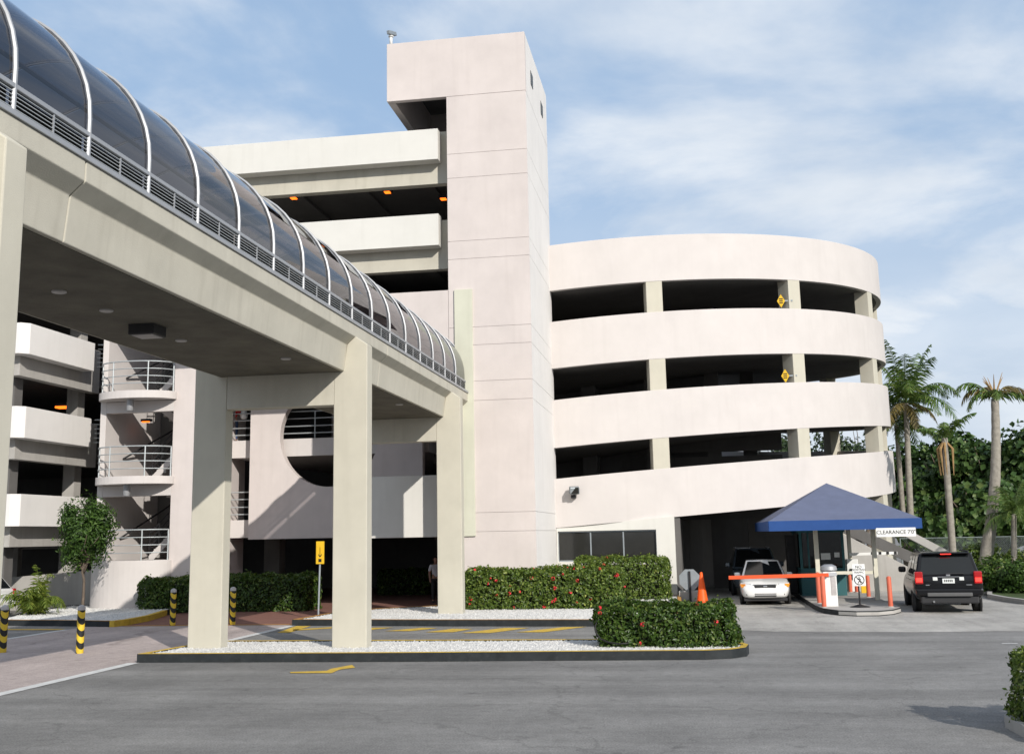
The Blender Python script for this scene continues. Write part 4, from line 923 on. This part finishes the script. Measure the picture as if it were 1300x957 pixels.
def frond(mb_list, base, az, elev, length, droop, leaflet, nl, width, mats=None, twist=0.0):
    """one pinnate palm frond: arching rachis with two rows of hanging leaflets; returns verts, tris"""
    V = []; Q = []; b = Vector(base); d = Vector((math.cos(az) * math.cos(elev), math.sin(az) * math.cos(elev), math.sin(elev)))
    pts = [b]; cur = Vector(d); st = length / 14
    for i in range(14):
        cur = (cur + Vector((0, 0, -droop * (i / 14) ** .9 * .17))).normalized(); pts.append(pts[-1] + cur * st)
    side = Vector((-math.sin(az), math.cos(az), 0))
    for i in range(nl):
        t = .12 + .88 * i / nl; k = t * 14; j = min(13, int(k)); p = pts[j].lerp(pts[j + 1], k - j); tan = (pts[j + 1] - pts[j]).normalized()
        ll = leaflet * (math.sin(math.pi * min(1, .18 + t * .82)) ** .6) * random.uniform(.8, 1.1)
        for s in (1, -1):
            dr = (side * s * .8 + tan * .55 + Vector((0, 0, random.uniform(-.75, -.05))) + Vector(RNG.normal(0, .1, 3))).normalized()
            w = tan * width; m1 = p + dr * ll * .5 + Vector((0, 0, -.02)); tip = p + dr * ll + Vector((0, 0, -ll * .28)); o = len(V)
            V += [p - w * .6, p + w * .6, m1 + w, m1 - w, tip]; Q += [(o, o + 1, o + 2), (o, o + 2, o + 3), (o + 3, o + 2, o + 4)]
    o = len(V)
    for i, p in enumerate(pts):
        r = .03 * (1 - i / 16); V += [p + side * r, p - side * r, p + Vector((0, 0, -r * 1.4))]
        if i:
            a_ = o + 3 * (i - 1); c_ = o + 3 * i
            for q in range(3): q2 = (q + 1) % 3; Q += [(a_ + q, a_ + q2, c_ + q2), (a_ + q, c_ + q2, c_ + q)]
    return np.array([tuple(v) for v in V]), np.array(Q)
def palm(label, base_px, top_px, y, r0, r1, fronds, leaf='palmleaf', ln=2.6, leaflet=.75, nl=34, width=.02, cat='palm tree', bend=0.0, spears=0, dead=0, gz=None, name='palm_tree'):
    b = at(*base_px, 1, y); tp = at(*top_px, 1, y); gz = .1 if gz is None else gz
    sl_ = (tp.x - b.x) / max(.1, tp.z - b.z); bx = b.x - sl_ * (b.z - gz) * .8
    t = thing(name, label, cat, (bx, y, gz)); pts = []; rs = []; n = 26
    for i in range(n + 1):
        k = i / n; pts.append((bx + (tp.x - bx) * k + bend * math.sin(math.pi * k), y, gz + (tp.z - gz) * k)); rs.append((r0 + (r1 - r0) * k) * (1.04 if i % 2 else .98) * (1.25 if i == 0 else 1))
    MB().tube(pts, rs, 12).build('trunk', 'trunk', t, smooth=True)
    top = (tp.x, y, tp.z)
    for (az, el, dr, k, lf_) in fronds:
        V, Q = frond(None, top, math.radians(az), math.radians(el), ln * k, dr, leaflet * k, nl, width)
        np_mesh('frond', V, Q, lf_ or leaf, t, np.clip(RNG.normal(.5, .22, len(Q)), 0, 1))
    for i in range(spears):
        a_ = random.uniform(0, 6.28); MB().tube([top, (top[0] + .18 * math.cos(a_), y + .18 * math.sin(a_), top[2] + .5), (top[0] + .4 * math.cos(a_), y + .4 * math.sin(a_), top[2] + random.uniform(.7, 1.1))], [.06, .035, .008], 5).build('dead_stalk', 'deadleaf', t)
    for i in range(dead):
        a_ = random.uniform(0, 6.28); MB().tube([(top[0], y, top[2] - .1), (top[0] + .35 * math.cos(a_), y + .35 * math.sin(a_), top[2] - .5), (top[0] + .3 * math.cos(a_), y + .3 * math.sin(a_), top[2] - 1.7)], [.05, .06, .015], 5).build('dead_leaf', 'deadleaf', t)
    return t
random.seed(3)
ring_ = lambda n, e0, e1, d0, d1, k0, k1, lf_=None: [(360 * i / n + random.uniform(-18, 18), random.uniform(e0, e1), random.uniform(d0, d1), random.uniform(k0, k1), lf_) for i in range(n)]
palm('taller green palm with upright fronds beside the spiral ramp', (1157, 690), (1150, 512), 60, .19, .13, ring_(7, 60, 82, .5, 1.2, .9, 1.15) + ring_(10, 15, 50, 1.3, 2.2, .85, 1.1) + ring_(5, -25, 0, 1.5, 2.5, .6, .8, 'brownpalm'), ln=3.3, leaflet=.8, nl=42, width=.036)
palm('slimmer palm half hidden behind the spiral ramp, left of the taller green palm', (1149, 690), (1138, 540), 61.5, .16, .11, ring_(6, 40, 75, .8, 1.6, .8, 1) + ring_(8, 0, 40, 1.4, 2.3, .7, 1), ln=2.9, leaflet=.75, nl=38, width=.036)
palm('damaged palm with a bare top and a few drooping fronds, at the right', (1247, 700), (1263, 506), 47, .27, .15, [(180, 52, 2.3, 1.0, None), (165, 45, 2.8, .85, 'brownpalm'), (0, 40, 2.6, .95, 'brownpalm'), (-15, 30, 3.0, .9, None), (195, 30, 2.9, .8, None), (20, 55, 2.6, .75, 'brownpalm'), (100, 60, 2.0, .6, 'brownpalm'), (260, 40, 2.4, .7, None)], ln=2.1, leaflet=.6, nl=40, width=.03, spears=7, bend=.25)
palm('short palm with a ragged brown top between the taller palms', (1209, 695), (1199, 556), 53, .17, .14, ring_(6, 20, 75, .8, 2.4, .6, .9), ln=2.2, leaflet=.6, nl=36, width=.032, dead=9)
palm('low bushy date palm at the right edge', (1287, 715), (1287, 652), 46, .12, .1, ring_(10, 40, 75, .8, 1.6, .8, 1) + ring_(16, -15, 40, 1.4, 2.6, .8, 1.1), ln=1.7, leaflet=.36, nl=46, width=.012)

# sea grape trees and hedge trees behind
for i, (px, py, y, rx, rz, lab) in enumerate(((1160, 622, 69, 3.6, 3.2, 'dense dark broadleaf tree behind the pair of palms'), (1215, 622, 66, 3.6, 3.3, 'dense broadleaf tree behind the short ragged palm'),
        (1268, 618, 64, 3.6, 3.4, 'dense broadleaf tree behind the damaged palm'), (1325, 606, 62, 3.8, 3.9, 'dense broadleaf tree cut by the right edge of the picture'), (1240, 658, 60, 4.2, 2.2, 'dark low spreading tree behind the wire fence'), (1180, 655, 66, 4.0, 2.3, 'dark low spreading tree behind the blue canopy corner'))):
    c = at(px, py, 1, y)
    tree(lab, (c.x, y, .1), c.z, c, (rx, 2.6, rz), 11000, 'grapeleaf', .34, .22, group='broadleaf trees behind the fence', name='broadleaf_tree', lumps=16, aspect=.85)
for px, py, y, rx, rz, lab in ((1000, 590, 95, 3, 3.2, 'far green tree seen through the lowest ramp opening, leftmost'), (1050, 588, 100, 4, 4, 'far pale tree seen through the lowest ramp opening, in the middle'), (1095, 580, 98, 3.6, 4.6, 'far tree seen through the lowest ramp opening, rightmost'), (1120, 640, 85, 4, 3.2, 'far dark tree beyond the ramp, left of the palms')):
    c = at(px, py, 1, y); tree(lab, (c.x, y, 0), c.z, c, (rx, 2.5, rz), 2600, 'farleaf', .4, .2, group='far trees beyond the ramp', name='far_tree', lumps=10, aspect=.6, inner=.3)
for i, (px, y, w, h, lab) in enumerate(((1262, 47.5, 1.5, 1.7, 'bright green shrub behind the black vehicle, left of the bed'), (1285, 44.5, 1.6, 1.5, 'dark green shrub below the date palm'), (1262, 43.5, 1.1, 1.1, 'low dark shrub at the kerb behind the black vehicle'), (1305, 42.5, 1.4, 1.25, 'green shrub cut by the right edge, behind the lawn'))):
    c = at(px, 720, 1, y)
    tree(lab, (c.x, y, .1), h * .8, (c.x, y, h * .52), (w, 1.0, h * .62), 4200, ('hedgebright', 'hedgeleaf', 'hedgeleaf', 'treeleaf')[i], .13, .05, 'shrub', 'shrub', group='shrubs of the right bed', lumps=9)
# areca clump on the left gravel
p = at(45, 771, 1, 35.6); t = thing('areca_palm', 'small yellow green palm clump on the gravel at the left', 'plant', (p.x, p.y, .13))
for i in range(26):
    az = random.uniform(0, 360); bx_ = (p.x + random.uniform(-.22, .22), p.y + random.uniform(-.2, .2), .13); k = random.uniform(.55, 1)
    V, Q = frond(None, bx_, math.radians(az), math.radians(random.uniform(52, 86)), 1.95 * k, random.uniform(1.5, 4), .42, 22, .022)
    np_mesh('frond', V, Q, 'arecaleaf', t, np.clip(RNG.normal(.5, .25, len(Q)), 0, 1))

# wire fence
fe = thing('wire_fence', 'grey chain link fence behind the planted bed', 'fence', (16, 54, 0))
fx = [9.6 + 2.4 * i for i in range(8)]
for x in fx: MB().tube([(x, 55 - (x - 9.6) * .12, .0), (x, 55 - (x - 9.6) * .12, 2.0)], .03, 6).build('post', 'mesh_wire', fe)
ya, yb = 55, 55 - (fx[-1] - 9.6) * .12
for z in (1.98, .25): MB().tube([(fx[0], ya, z), (fx[-1], yb, z)], .022, 6).build('rail', 'mesh_wire', fe)
mb = MB(); Lf = fx[-1] - fx[0]
for s in (1, -1):
    x = -1.8
    while x < Lf + 1.8:
        a_, b_ = (x, .25), (x + 1.75 * s, 2.0); 
        if 0 <= min(a_[0], b_[0]) and max(a_[0], b_[0]) <= Lf:
            q = [(fx[0] + u, ya - u * .12, z) for u, z in (a_, b_)]
            mb.add([(q[0][0] - .004, q[0][1], q[0][2]), (q[0][0] + .004, q[0][1], q[0][2]), (q[1][0] + .004, q[1][1], q[1][2]), (q[1][0] - .004, q[1][1], q[1][2])], [(0, 1, 2, 3)])
        x += .09
mb.build('wire_mesh', 'mesh_wire', fe)

# ------------------------------------------------------------------ vehicles (local: x right, y forward, z up)
def wheel(t, x, y, r, w=.2):
    s = 1 if x > 0 else -1
    def ring(prof, n=26):      # (offset along the axle, radius)
        mb = MB(); m = len(prof)
        for k in range(n):
            a = 2 * math.pi * k / n
            for o, rr in prof: mb.v.append((x + s * o, y + rr * math.cos(a), r + rr * math.sin(a)))
        for k in range(n):
            k2 = (k + 1) % n
            for i in range(m - 1): mb.f.append((k * m + i, k2 * m + i, k2 * m + i + 1, k * m + i + 1))
        return mb
    wh = ring([(-w, r * .6), (-w, r * .93), (-w * .85, r), (-.02, r), (0, r * .94), (0, r * .66), (-.03, r * .62)]).build('wheel', 'tyre', t, smooth=True)
    rm = ring([(-.03, r * .64), (-.015, r * .6), (-.05, r * .5), (-.03, r * .18), (-.02, .001)]).build('rim', 'rim', wh, smooth=True)
    return wh
def loft(st, n_extra=0):
    """st: y, zb, ws, zm, wm, zs, wshoulder, zt  -> closed body"""
    mb = MB(); cols = []
    for (y, zb, ws, zm, wm, zs, wsh, zt) in st:
        h = [(0, zb), (ws * .8, zb), (ws, zb + .04), (wm, zm), (wm, zm + (zs - zm) * .55), (wsh + (wm - wsh) * .45, zs), (wsh, zs + (zt - zs) * .55), (wsh * .55, zt - (zt - zs) * .1), (0, zt)]
        row = [(x, y, z) for x, z in h] + [(-x, y, z) for x, z in h[-2:0:-1]]
        cols.append(len(mb.v)); mb.v += row
    m = 16
    for a, b in zip(cols[:-1], cols[1:]):
        for k in range(m): mb.f.append((a + k, a + (k + 1) % m, b + (k + 1) % m, b + k))
    mb.f += [tuple(cols[0] + k for k in range(m))[::-1], tuple(cols[-1] + k for k in range(m))]
    return mb
def pane(quad, off, t, name='window', mat='carglass', inset=.0, th=.012):
    """a slightly proud pane over a four-cornered area"""
    q = [Vector(p) for p in quad]; c = sum(q, Vector()) / 4; n = (q[1] - q[0]).cross(q[3] - q[0]).normalized()
    q = [p + (c - p).normalized() * inset + n * off for p in q]; b = [p - n * th for p in q]
    return MB().add([tuple(p) for p in q + b], [(0, 1, 2, 3), (7, 6, 5, 4), (0, 4, 5, 1), (1, 5, 6, 2), (2, 6, 7, 3), (3, 7, 4, 0)]).build(name, mat, t, bevel=.004)
def cabin(t, paint, zb, wb, yf, yr, zt, wt, tf, tr, split, crown=.035):
    """greenhouse: base y yr..yf, roof tr..tf; panes for windscreen, rear window and sides split at given y"""
    mb = MB()
    B = [(-wb, yr, zb), (wb, yr, zb), (wb, yf, zb), (-wb, yf, zb)]; T = [(-wt, tr, zt), (wt, tr, zt), (wt, tf, zt), (-wt, tf, zt)]
    ym = (tf + tr) / 2
    mb.add(B + T + [(0, ym, zt + crown), (0, tr, zt + crown * .6), (0, tf, zt + crown * .6), (wt, ym, zt + .005), (-wt, ym, zt + .005)],
           [(0, 1, 5, 9, 4), (1, 2, 6, 11, 5), (2, 3, 7, 10, 6), (3, 0, 4, 12, 7), (4, 9, 8, 12), (9, 5, 11, 8), (11, 6, 10, 8), (12, 8, 10, 7)])
    mb.build('roof', paint, t, bevel=.03)
    V = Vector
    def L(a, b, k): return V(a).lerp(V(b), k)
    def face(q, u0, u1, v0, v1):   # q: bl, br, tr, tl
        return [L(L(q[0], q[1], u), L(q[3], q[2], u), v) for u, v in ((u0, v0), (u1, v0), (u1, v1), (u0, v1))]
    pane(face((B[2], B[3], T[3], T[2]), .05, .95, .06, .93), .012, t, 'windscreen')
    pane(face((B[0], B[1], T[1], T[0]), .06, .94, .1, .92), .012, t, 'rear_window')
    us = [0] + [(s - yr) / (yf - yr) for s in split] + [1]
    for side in (0, 1):
        q = (B[1], B[2], T[2], T[1]) if side == 0 else (B[3], B[0], T[0], T[3])
        for a, b in zip(us[:-1], us[1:]):
            if side: a, b = 1 - b, 1 - a
            pane(face(q, a + .035, b - .03, .07, .88), .012, t, 'side_window')
def bx(t, name, mat, x0, x1, y0, y1, z0, z1, bev=.01, parent=None): return MB().box(x0, x1, y0, y1, z0, z1).build(name, mat, parent or t, bevel=bev)
def arches(t, W, ys, r, mat='plastic'):
    for y in ys:
        for s in (1, -1):
            MB().tube([(s * (W - .05), y, r), (s * (W + .004), y, r)], r + .055, 22).build('wheel_arch', mat, t)
def smooth_body(o):
    m = o.modifiers.new('sub', 'SUBSURF'); m.levels = 2; m.render_levels = 2; o.data.shade_smooth(); return o
def place(t, x, y, rz): t.location = (x, y, 0); t.rotation_euler = (0, 0, rz)

# white sedan leaving the garage
t = thing('white_sedan', 'white sedan facing out at the red barrier arm', 'car', local=True)
smooth_body(loft([(-2.24, .34, .5, .52, .62, .8, .55, .88), (-2.2, .27, .66, .5, .74, .88, .64, .95), (-2.0, .22, .76, .5, .82, .93, .70, 1.01), (-1.5, .2, .79, .5, .845, .92, .75, .98), (-.3, .2, .79, .5, .85, .90, .77, .95), (.9, .2, .79, .5, .85, .87, .76, .94), (1.5, .2, .78, .5, .84, .80, .72, .87), (1.95, .21, .74, .48, .81, .70, .66, .79), (2.16, .25, .66, .46, .74, .63, .58, .71), (2.24, .32, .5, .46, .6, .58, .46, .63)]).build('body', 'carwhite', t))
cabin(t, 'carwhite', .90, .76, 1.05, -1.62, 1.44, .56, .22, -.92, (-.35,))
arches(t, .83, (1.32, -1.28), .31)
for x in (.85, -.85):
    for y in (1.32, -1.28): wheel(t, x, y, .31)
bx(t, 'grille', 'plastic', -.36, .36, 2.1, 2.235, .57, .68, .03); MB().lathe([(.0, -.012), (.075, 0), (.0, .012)], (0, 0, 0), 14)
bx(t, 'grille_bar', 'chrome', -.39, .39, 2.15, 2.235, .68, .70, .008); bx(t, 'emblem', 'chrome', -.07, .07, 2.2, 2.25, .60, .66, .02)
for s in (1, -1):
    o = MB().add([(s * .43, 2.225, .57), (s * .77, 2.05, .57), (s * .82, 1.86, .745), (s * .46, 2.15, .73), (s * .42, 1.9, .60), (s * .70, 1.8, .60), (s * .72, 1.7, .73), (s * .44, 1.9, .73)], [(0, 1, 2, 3), (7, 6, 5, 4), (0, 4, 5, 1), (1, 5, 6, 2), (2, 6, 7, 3), (3, 7, 4, 0)]).build('headlight', 'headlamp', t, bevel=.015)
    MB().add([(s * .64, 2.14, .60), (s * .79, 2.05, .60), (s * .83, 1.92, .71), (s * .67, 2.07, .71), (s * .6, 1.98, .615), (s * .74, 1.9, .615), (s * .76, 1.8, .70), (s * .62, 1.95, .70)], [(0, 1, 2, 3), (7, 6, 5, 4), (0, 4, 5, 1), (1, 5, 6, 2), (2, 6, 7, 3), (3, 7, 4, 0)]).build('indicator', 'amber', o)
    bx(t, 'fog_lamp_slot', 'plastic', min(s * .42, s * .64), max(s * .42, s * .64), 2.0, 2.185, .34, .41, .02)
    m_ = bx(t, 'mirror', 'carwhite', min(s * .80, s * .99), max(s * .80, s * .99), .62, .78, .93, 1.05, .04)
bx(t, 'lower_intake', 'plastic', -.36, .36, 2.08, 2.235, .30, .345, .012); bx(t, 'lower_intake', 'plastic', -.36, .36, 2.08, 2.235, .37, .40, .01); bx(t, 'bumper_line', 'bumpergrey', -.66, .66, 2.02, 2.19, .45, .462, .004)
bx(t, 'wiper', 'plastic', -.5, .1, 1.02, 1.06, .955, .975, .004); bx(t, 'underside', 'plastic', -.72, .72, -2.1, 2.05, .14, .24, .02)
p = gp(975, 768); place(t, p[0], p[1] + 2.05, math.pi - .03)

# dark minivan behind it
t = thing('dark_minivan', 'dark grey minivan in the shade behind the white sedan', 'van', local=True)
smooth_body(loft([(-2.45, .4, .7, .6, .85, 1.0, .78, 1.08), (-2.35, .28, .85, .6, .94, 1.05, .86, 1.14), (-1.0, .25, .88, .6, .97, 1.05, .88, 1.12), (1.0, .25, .88, .6, .97, 1.02, .86, 1.1), (1.7, .25, .86, .58, .95, .95, .82, 1.04), (2.2, .26, .8, .55, .9, .85, .74, .95), (2.42, .32, .66, .55, .76, .75, .6, .82)]).build('body', 'cargrey', t))
cabin(t, 'cargrey', 1.04, .88, 1.45, -2.35, 1.78, .70, .45, -2.15, (-1.0, .1))
arches(t, .95, (1.5, -1.5), .34)
for x in (.97, -.97):
    for y in (1.5, -1.5): wheel(t, x, y, .34)
for s in (1, -1):
    o = MB().add([(s * .5, 2.36, .72), (s * .84, 2.14, .72), (s * .86, 2.02, .9), (s * .54, 2.28, .88), (s * .5, 2.1, .72), (s * .8, 2.0, .72), (s * .8, 1.9, .9), (s * .5, 2.1, .88)], [(0, 1, 2, 3), (7, 6, 5, 4), (0, 4, 5, 1), (1, 5, 6, 2), (2, 6, 7, 3), (3, 7, 4, 0)]).build('headlight', 'headlamp', t, bevel=.015)
    bx(t, 'mirror', 'cargrey', min(s * .95, s * 1.15), max(s * .95, s * 1.15), .95, 1.1, 1.08, 1.26, .04); bx(t, 'roof_rail', 'alu', s * .66 - .02, s * .66 + .02, -1.9, .3, 1.79, 1.83, .008)
bx(t, 'grille', 'chrome', -.4, .4, 2.3, 2.43, .66, .76, .02); bx(t, 'lower_intake', 'plastic', -.5, .5, 2.3, 2.44, .36, .46, .02)
place(t, 2.3, 46.6, math.pi)

# black sport utility vehicle at the entry lane
t = thing('black_vehicle', 'black sport utility vehicle with lit brake lights in the entry lane', 'car', local=True)
smooth_body(loft([(-2.34, .42, .78, .62, .90, 1.0, .84, 1.06), (-2.30, .36, .86, .62, .95, 1.04, .90, 1.10), (-2.1, .32, .9, .62, .975, 1.06, .90, 1.12), (-.8, .3, .9, .62, .98, 1.05, .90, 1.11), (.8, .3, .9, .62, .98, 1.03, .88, 1.09), (1.5, .3, .89, .62, .97, 1.0, .85, 1.06), (2.1, .32, .84, .6, .93, .92, .78, 1.0), (2.36, .4, .7, .58, .8, .82, .66, .9)]).build('body', 'carblack', t))
cabin(t, 'carblack', 1.04, .89, 1.15, -2.28, 1.71, .73, .42, -2.02, (-1.15, -.15))
arches(t, .95, (1.42, -1.36), .37)
for x in (.965, -.965):
    for y in (1.42, -1.36): wheel(t, x, y, .37, .24)
for s in (1, -1):
    a_, b_ = sorted((s * .70, s * .93)); o = bx(t, 'tail_light', 'tailred', a_, b_, -2.39, -2.2, .84, 1.20, .03)
    a_, b_ = sorted((s * .73, s * .90)); bx(t, 'brake_lamp', 'brake', a_, b_, -2.405, -2.385, .90, 1.02, .02, o)
    a_, b_ = sorted((s * .30, s * .43)); bx(t, 'reverse_lamp', 'plate', a_, b_, -2.375, -2.33, .94, 1.04, .01)
    bx(t, 'roof_rail', 'plastic', s * .68 - .02, s * .68 + .02, -1.8, .2, 1.735, 1.785, .01)
    a_, b_ = sorted((s * .92, s * 1.15)); bx(t, 'mirror', 'carblack', a_, b_, .72, .86, 1.08, 1.26, .05)
    a_, b_ = sorted((s * .975, s * .992))
    for yy in (.0, -1.05): bx(t, 'door_handle', 'carblack', a_, b_, yy - .1, yy + .1, .92, .95, .006)
bx(t, 'spoiler', 'carblack', -.66, .66, -2.2, -1.95, 1.70, 1.745, .02); bx(t, 'high_brake_lamp', 'brake', -.15, .15, -2.212, -2.19, 1.685, 1.705, .004)
bx(t, 'bumper', 'carblack', -.93, .93, -2.46, -2.1, .50, .72, .06); bx(t, 'bumper_guard', 'bumpergrey', -.62, .62, -2.475, -2.4, .49, .60, .02); bx(t, 'skid', 'plastic', -.8, .8, -2.38, 2.1, .28, .50, .04)
o = bx(t, 'licence_plate', 'plate', -.17, .17, -2.385, -2.35, .86, 1.0, .006); bx(t, 'plate_trim', 'chrome', -.3, .3, -2.39, -2.34, 1.035, 1.055, .006); bx(t, 'emblem', 'chrome', -.06, .06, -2.375, -2.33, 1.065, 1.115, .015)
for k in range(5): bx(t, 'character', 'signblack', -.12 + k * .05, -.09 + k * .05, -2.388, -2.384, .905, .965, 0, o)
bx(t, 'wiper', 'plastic', -.05, .45, -2.33, -2.30, 1.13, 1.15, .004); bx(t, 'model_badge', 'chrome', .48, .64, -2.365, -2.33, .80, .825, .004); bx(t, 'model_badge', 'chrome', -.64, -.53, -2.365, -2.33, .80, .825, .004)
for x in (-.45,): MB().tube([(x, -2.2, .34), (x, -2.42, .34)], .03, 10).build('exhaust', 'chrome', t)
a_, b_ = gp(1160, 776), gp(1242, 775); rzv = -.10
place(t, (a_[0] + b_[0]) / 2 + .05 + math.sin(-rzv) * 1.36, a_[1] + 1.45, rzv)

# white car cut by the left edge
t = thing('white_hatchback', 'white car with red tail light, cut by the left edge of the picture', 'car', local=True)
smooth_body(loft([(-2.0, .36, .6, .55, .72, .9, .66, .98), (-1.95, .28, .74, .55, .8, .96, .72, 1.02), (-1.2, .22, .79, .52, .85, .95, .77, 1.0), (.8, .2, .79, .5, .85, .9, .76, .96), (1.6, .21, .76, .48, .82, .75, .68, .85), (1.98, .3, .56, .46, .64, .62, .52, .68)]).build('body', 'carwhite', t))
cabin(t, 'carwhite', .94, .76, .95, -1.9, 1.46, .57, .2, -1.5, (-.9, -.2)); arches(t, .83, (1.25, -1.25), .31)
for x in (.85, -.85):
    for y in (1.25, -1.25): wheel(t, x, y, .31)
for s in (1, -1):
    a_, b_ = sorted((s * .62, s * .80)); bx(t, 'tail_light', 'tailred', a_, b_, -2.01, -1.85, .75, .98, .03)
bx(t, 'bumper', 'carwhite', -.8, .8, -2.08, -1.8, .34, .58, .06); bx(t, 'licence_plate', 'plate', -.17, .17, -2.02, -1.97, .68, .82, .006)
p = at(15, 770, 1, 36.0); place(t, p.x - 2.62, 36.3, math.pi / 2 + .08)

# ------------------------------------------------------------------ people
def person(label, loc, face, shirt, pants, h=1.72, lean=0.0, arm=.0):
    """standing figure, local frame: looks towards -y"""
    k = h / 1.72; t = thing('person', label, 'person', loc, face, local=True)
    def skin(name, mat, J, E_, parent):
        me = bpy.data.meshes.new(name); me.from_pydata([tuple(c * k for c in j[:3]) for j in J], E_, []); me.update(); me.materials.append(M[mat])
        o = bpy.data.objects.new(name, me); col.objects.link(o); o.parent = parent
        m = o.modifiers.new('skin', 'SKIN')
        bm = bmesh.new(); bm.from_mesh(me); ly = bm.verts.layers.skin.verify(); bm.verts.ensure_lookup_table()
        for i, j in enumerate(J): bm.verts[i][ly].radius = (j[3] * k, (j[4] if len(j) > 4 else j[3]) * k); bm.verts[i][ly].use_root = (i == 0)
        bm.to_mesh(me); bm.free(); m.use_smooth_shade = True
        s_ = o.modifiers.new('sub', 'SUBSURF'); s_.levels = 1; s_.render_levels = 2
        return o
    # pelvis, spine, head, arms, legs
    J = [(0, 0, .93, .13, .1), (0, -.01, 1.12, .12, .09), (0, -.01, 1.32, .15, .1), (0, 0, 1.44, .06), (0, -.01, 1.52, .055), (0, -.02, 1.60, .085, .1), (0, -.015, 1.69, .06, .075)]
    E_ = [(0, 1), (1, 2), (2, 3), (3, 4), (4, 5), (5, 6)]
    def add(p, par): J.append(p); E_.append((par, len(J) - 1)); return len(J) - 1
    for s in (1, -1):
        a = add((s * .17, 0, 1.38, .06), 2); b = add((s * .24, .0, 1.12, .045), a); c = add((s * .25, -.1 - arm * .2, .9 + arm * .25, .035), b); d = add((s * .25, -.14 - arm * .25, .82 + arm * .3, .028, .04), c)
        for q in range(4): add((s * (.245 + .012 * (q - 1.5)), -.16 - arm * .27, .745 + arm * .3 + abs(q - 1.2) * .008, .009), d)
        add((s * .225, -.18 - arm * .25, .79 + arm * .3, .010), d)
        a = add((s * .09, 0, .86, .085, .09), 0); b = add((s * .1, -.02, .5, .06), a); c = add((s * .1, .02, .1, .04), b); add((s * .11, -.12, .04, .035), c)
    body = skin('body', 'skin', J, E_, t)
    S = [(0, 0, .9, .15, .12), (0, -.01, 1.12, .14, .11), (0, -.01, 1.32, .17, .12), (0, 0, 1.41, .085)]
    Se = [(0, 1), (1, 2), (2, 3)]
    for s in (1, -1):
        S.append((s * .18, 0, 1.37, .075)); Se.append((2, len(S) - 1)); S.append((s * .245, .0, 1.15, .065)); Se.append((len(S) - 2, len(S) - 1))
    skin('shirt', shirt, S, Se, t)
    S = [(0, 0, .93, .145, .115), (.095, 0, .84, .1, .105), (.1, -.02, .5, .078), (.1, .02, .09, .06), (-.095, 0, .84, .1, .105), (-.1, -.02, .5, .078), (-.1, .02, .09, .06)]
    skin('trousers', pants, S, [(0, 1), (1, 2), (2, 3), (0, 4), (4, 5), (5, 6)], t)
    mb = MB(); mb.lathe([(.0, .0), (.085, .02), (.1, .09), (.085, .15), (.04, .185), (.0, .19)], (0, .02 * k, 1.545 * k), 14); mb.v = [(v[0], v[1] * 1.1 + (.012 if v[2] < 1.64 * k else 0), v[2]) for v in mb.v]
    mb.v = [(v[0], max(v[1], -.055 * k) if v[2] > 1.66 * k else max(v[1], .01), v[2]) for v in mb.v]
    mb.build('hair', 'hair', t, smooth=True)
    for s in (1, -1): MB().lathe([(.0, -.008), (.011, 0), (.0, .008)], (s * .033 * k, -.108 * k, 1.615 * k), 8).build('eye', 'signblack', t)
    MB().add([(-.014, -.105, 1.575), (.014, -.105, 1.575), (0, -.135, 1.578), (0, -.108, 1.62)], [(0, 1, 2), (1, 3, 2), (3, 0, 2)]).build('nose', 'skin', t)
    bx(t, 'mouth', 'signred', -.022, .022, -.112, -.102, 1.545, 1.553, 0)
    for s in (1, -1): MB().lathe([(.0, -.03), (.018, 0), (.0, .03)], (s * .09 * k, .0, 1.605 * k), 8).build('ear', 'skin', t)
    for s in (1, -1): MB().box(s * .11 - .045, s * .11 + .045, -.17, .08, 0, .07).build('shoe', 'plastic', t, bevel=.02)
    return t
p = at(297, 535, 1, 43.0); person('person in a red shirt and jeans behind the balcony rails, carrying a white bag', (p.x, 43.0, 6.4 * 1.0367 - .0917), .4, 'shirtred', 'denim', 1.7, arm=1)
o = thing('shopping_bag', 'white bag held by the person in the red shirt', 'bag', (p.x + .52, 42.8, 7.45))
MB().lathe([(.06, 0), (.14, .05), (.16, .2), (.1, .36), (.04, .4)], (p.x + .52, 42.8, 7.45), 12).build('bag_body', 'signwhite', o, smooth=True)
p = at(553, 740, 1, 42.5); person('person in a pale shirt and dark trousers standing in the shaded passage', (p.x, 42.5, .0), .5, 'shirtwhite', 'plastic', 1.75)
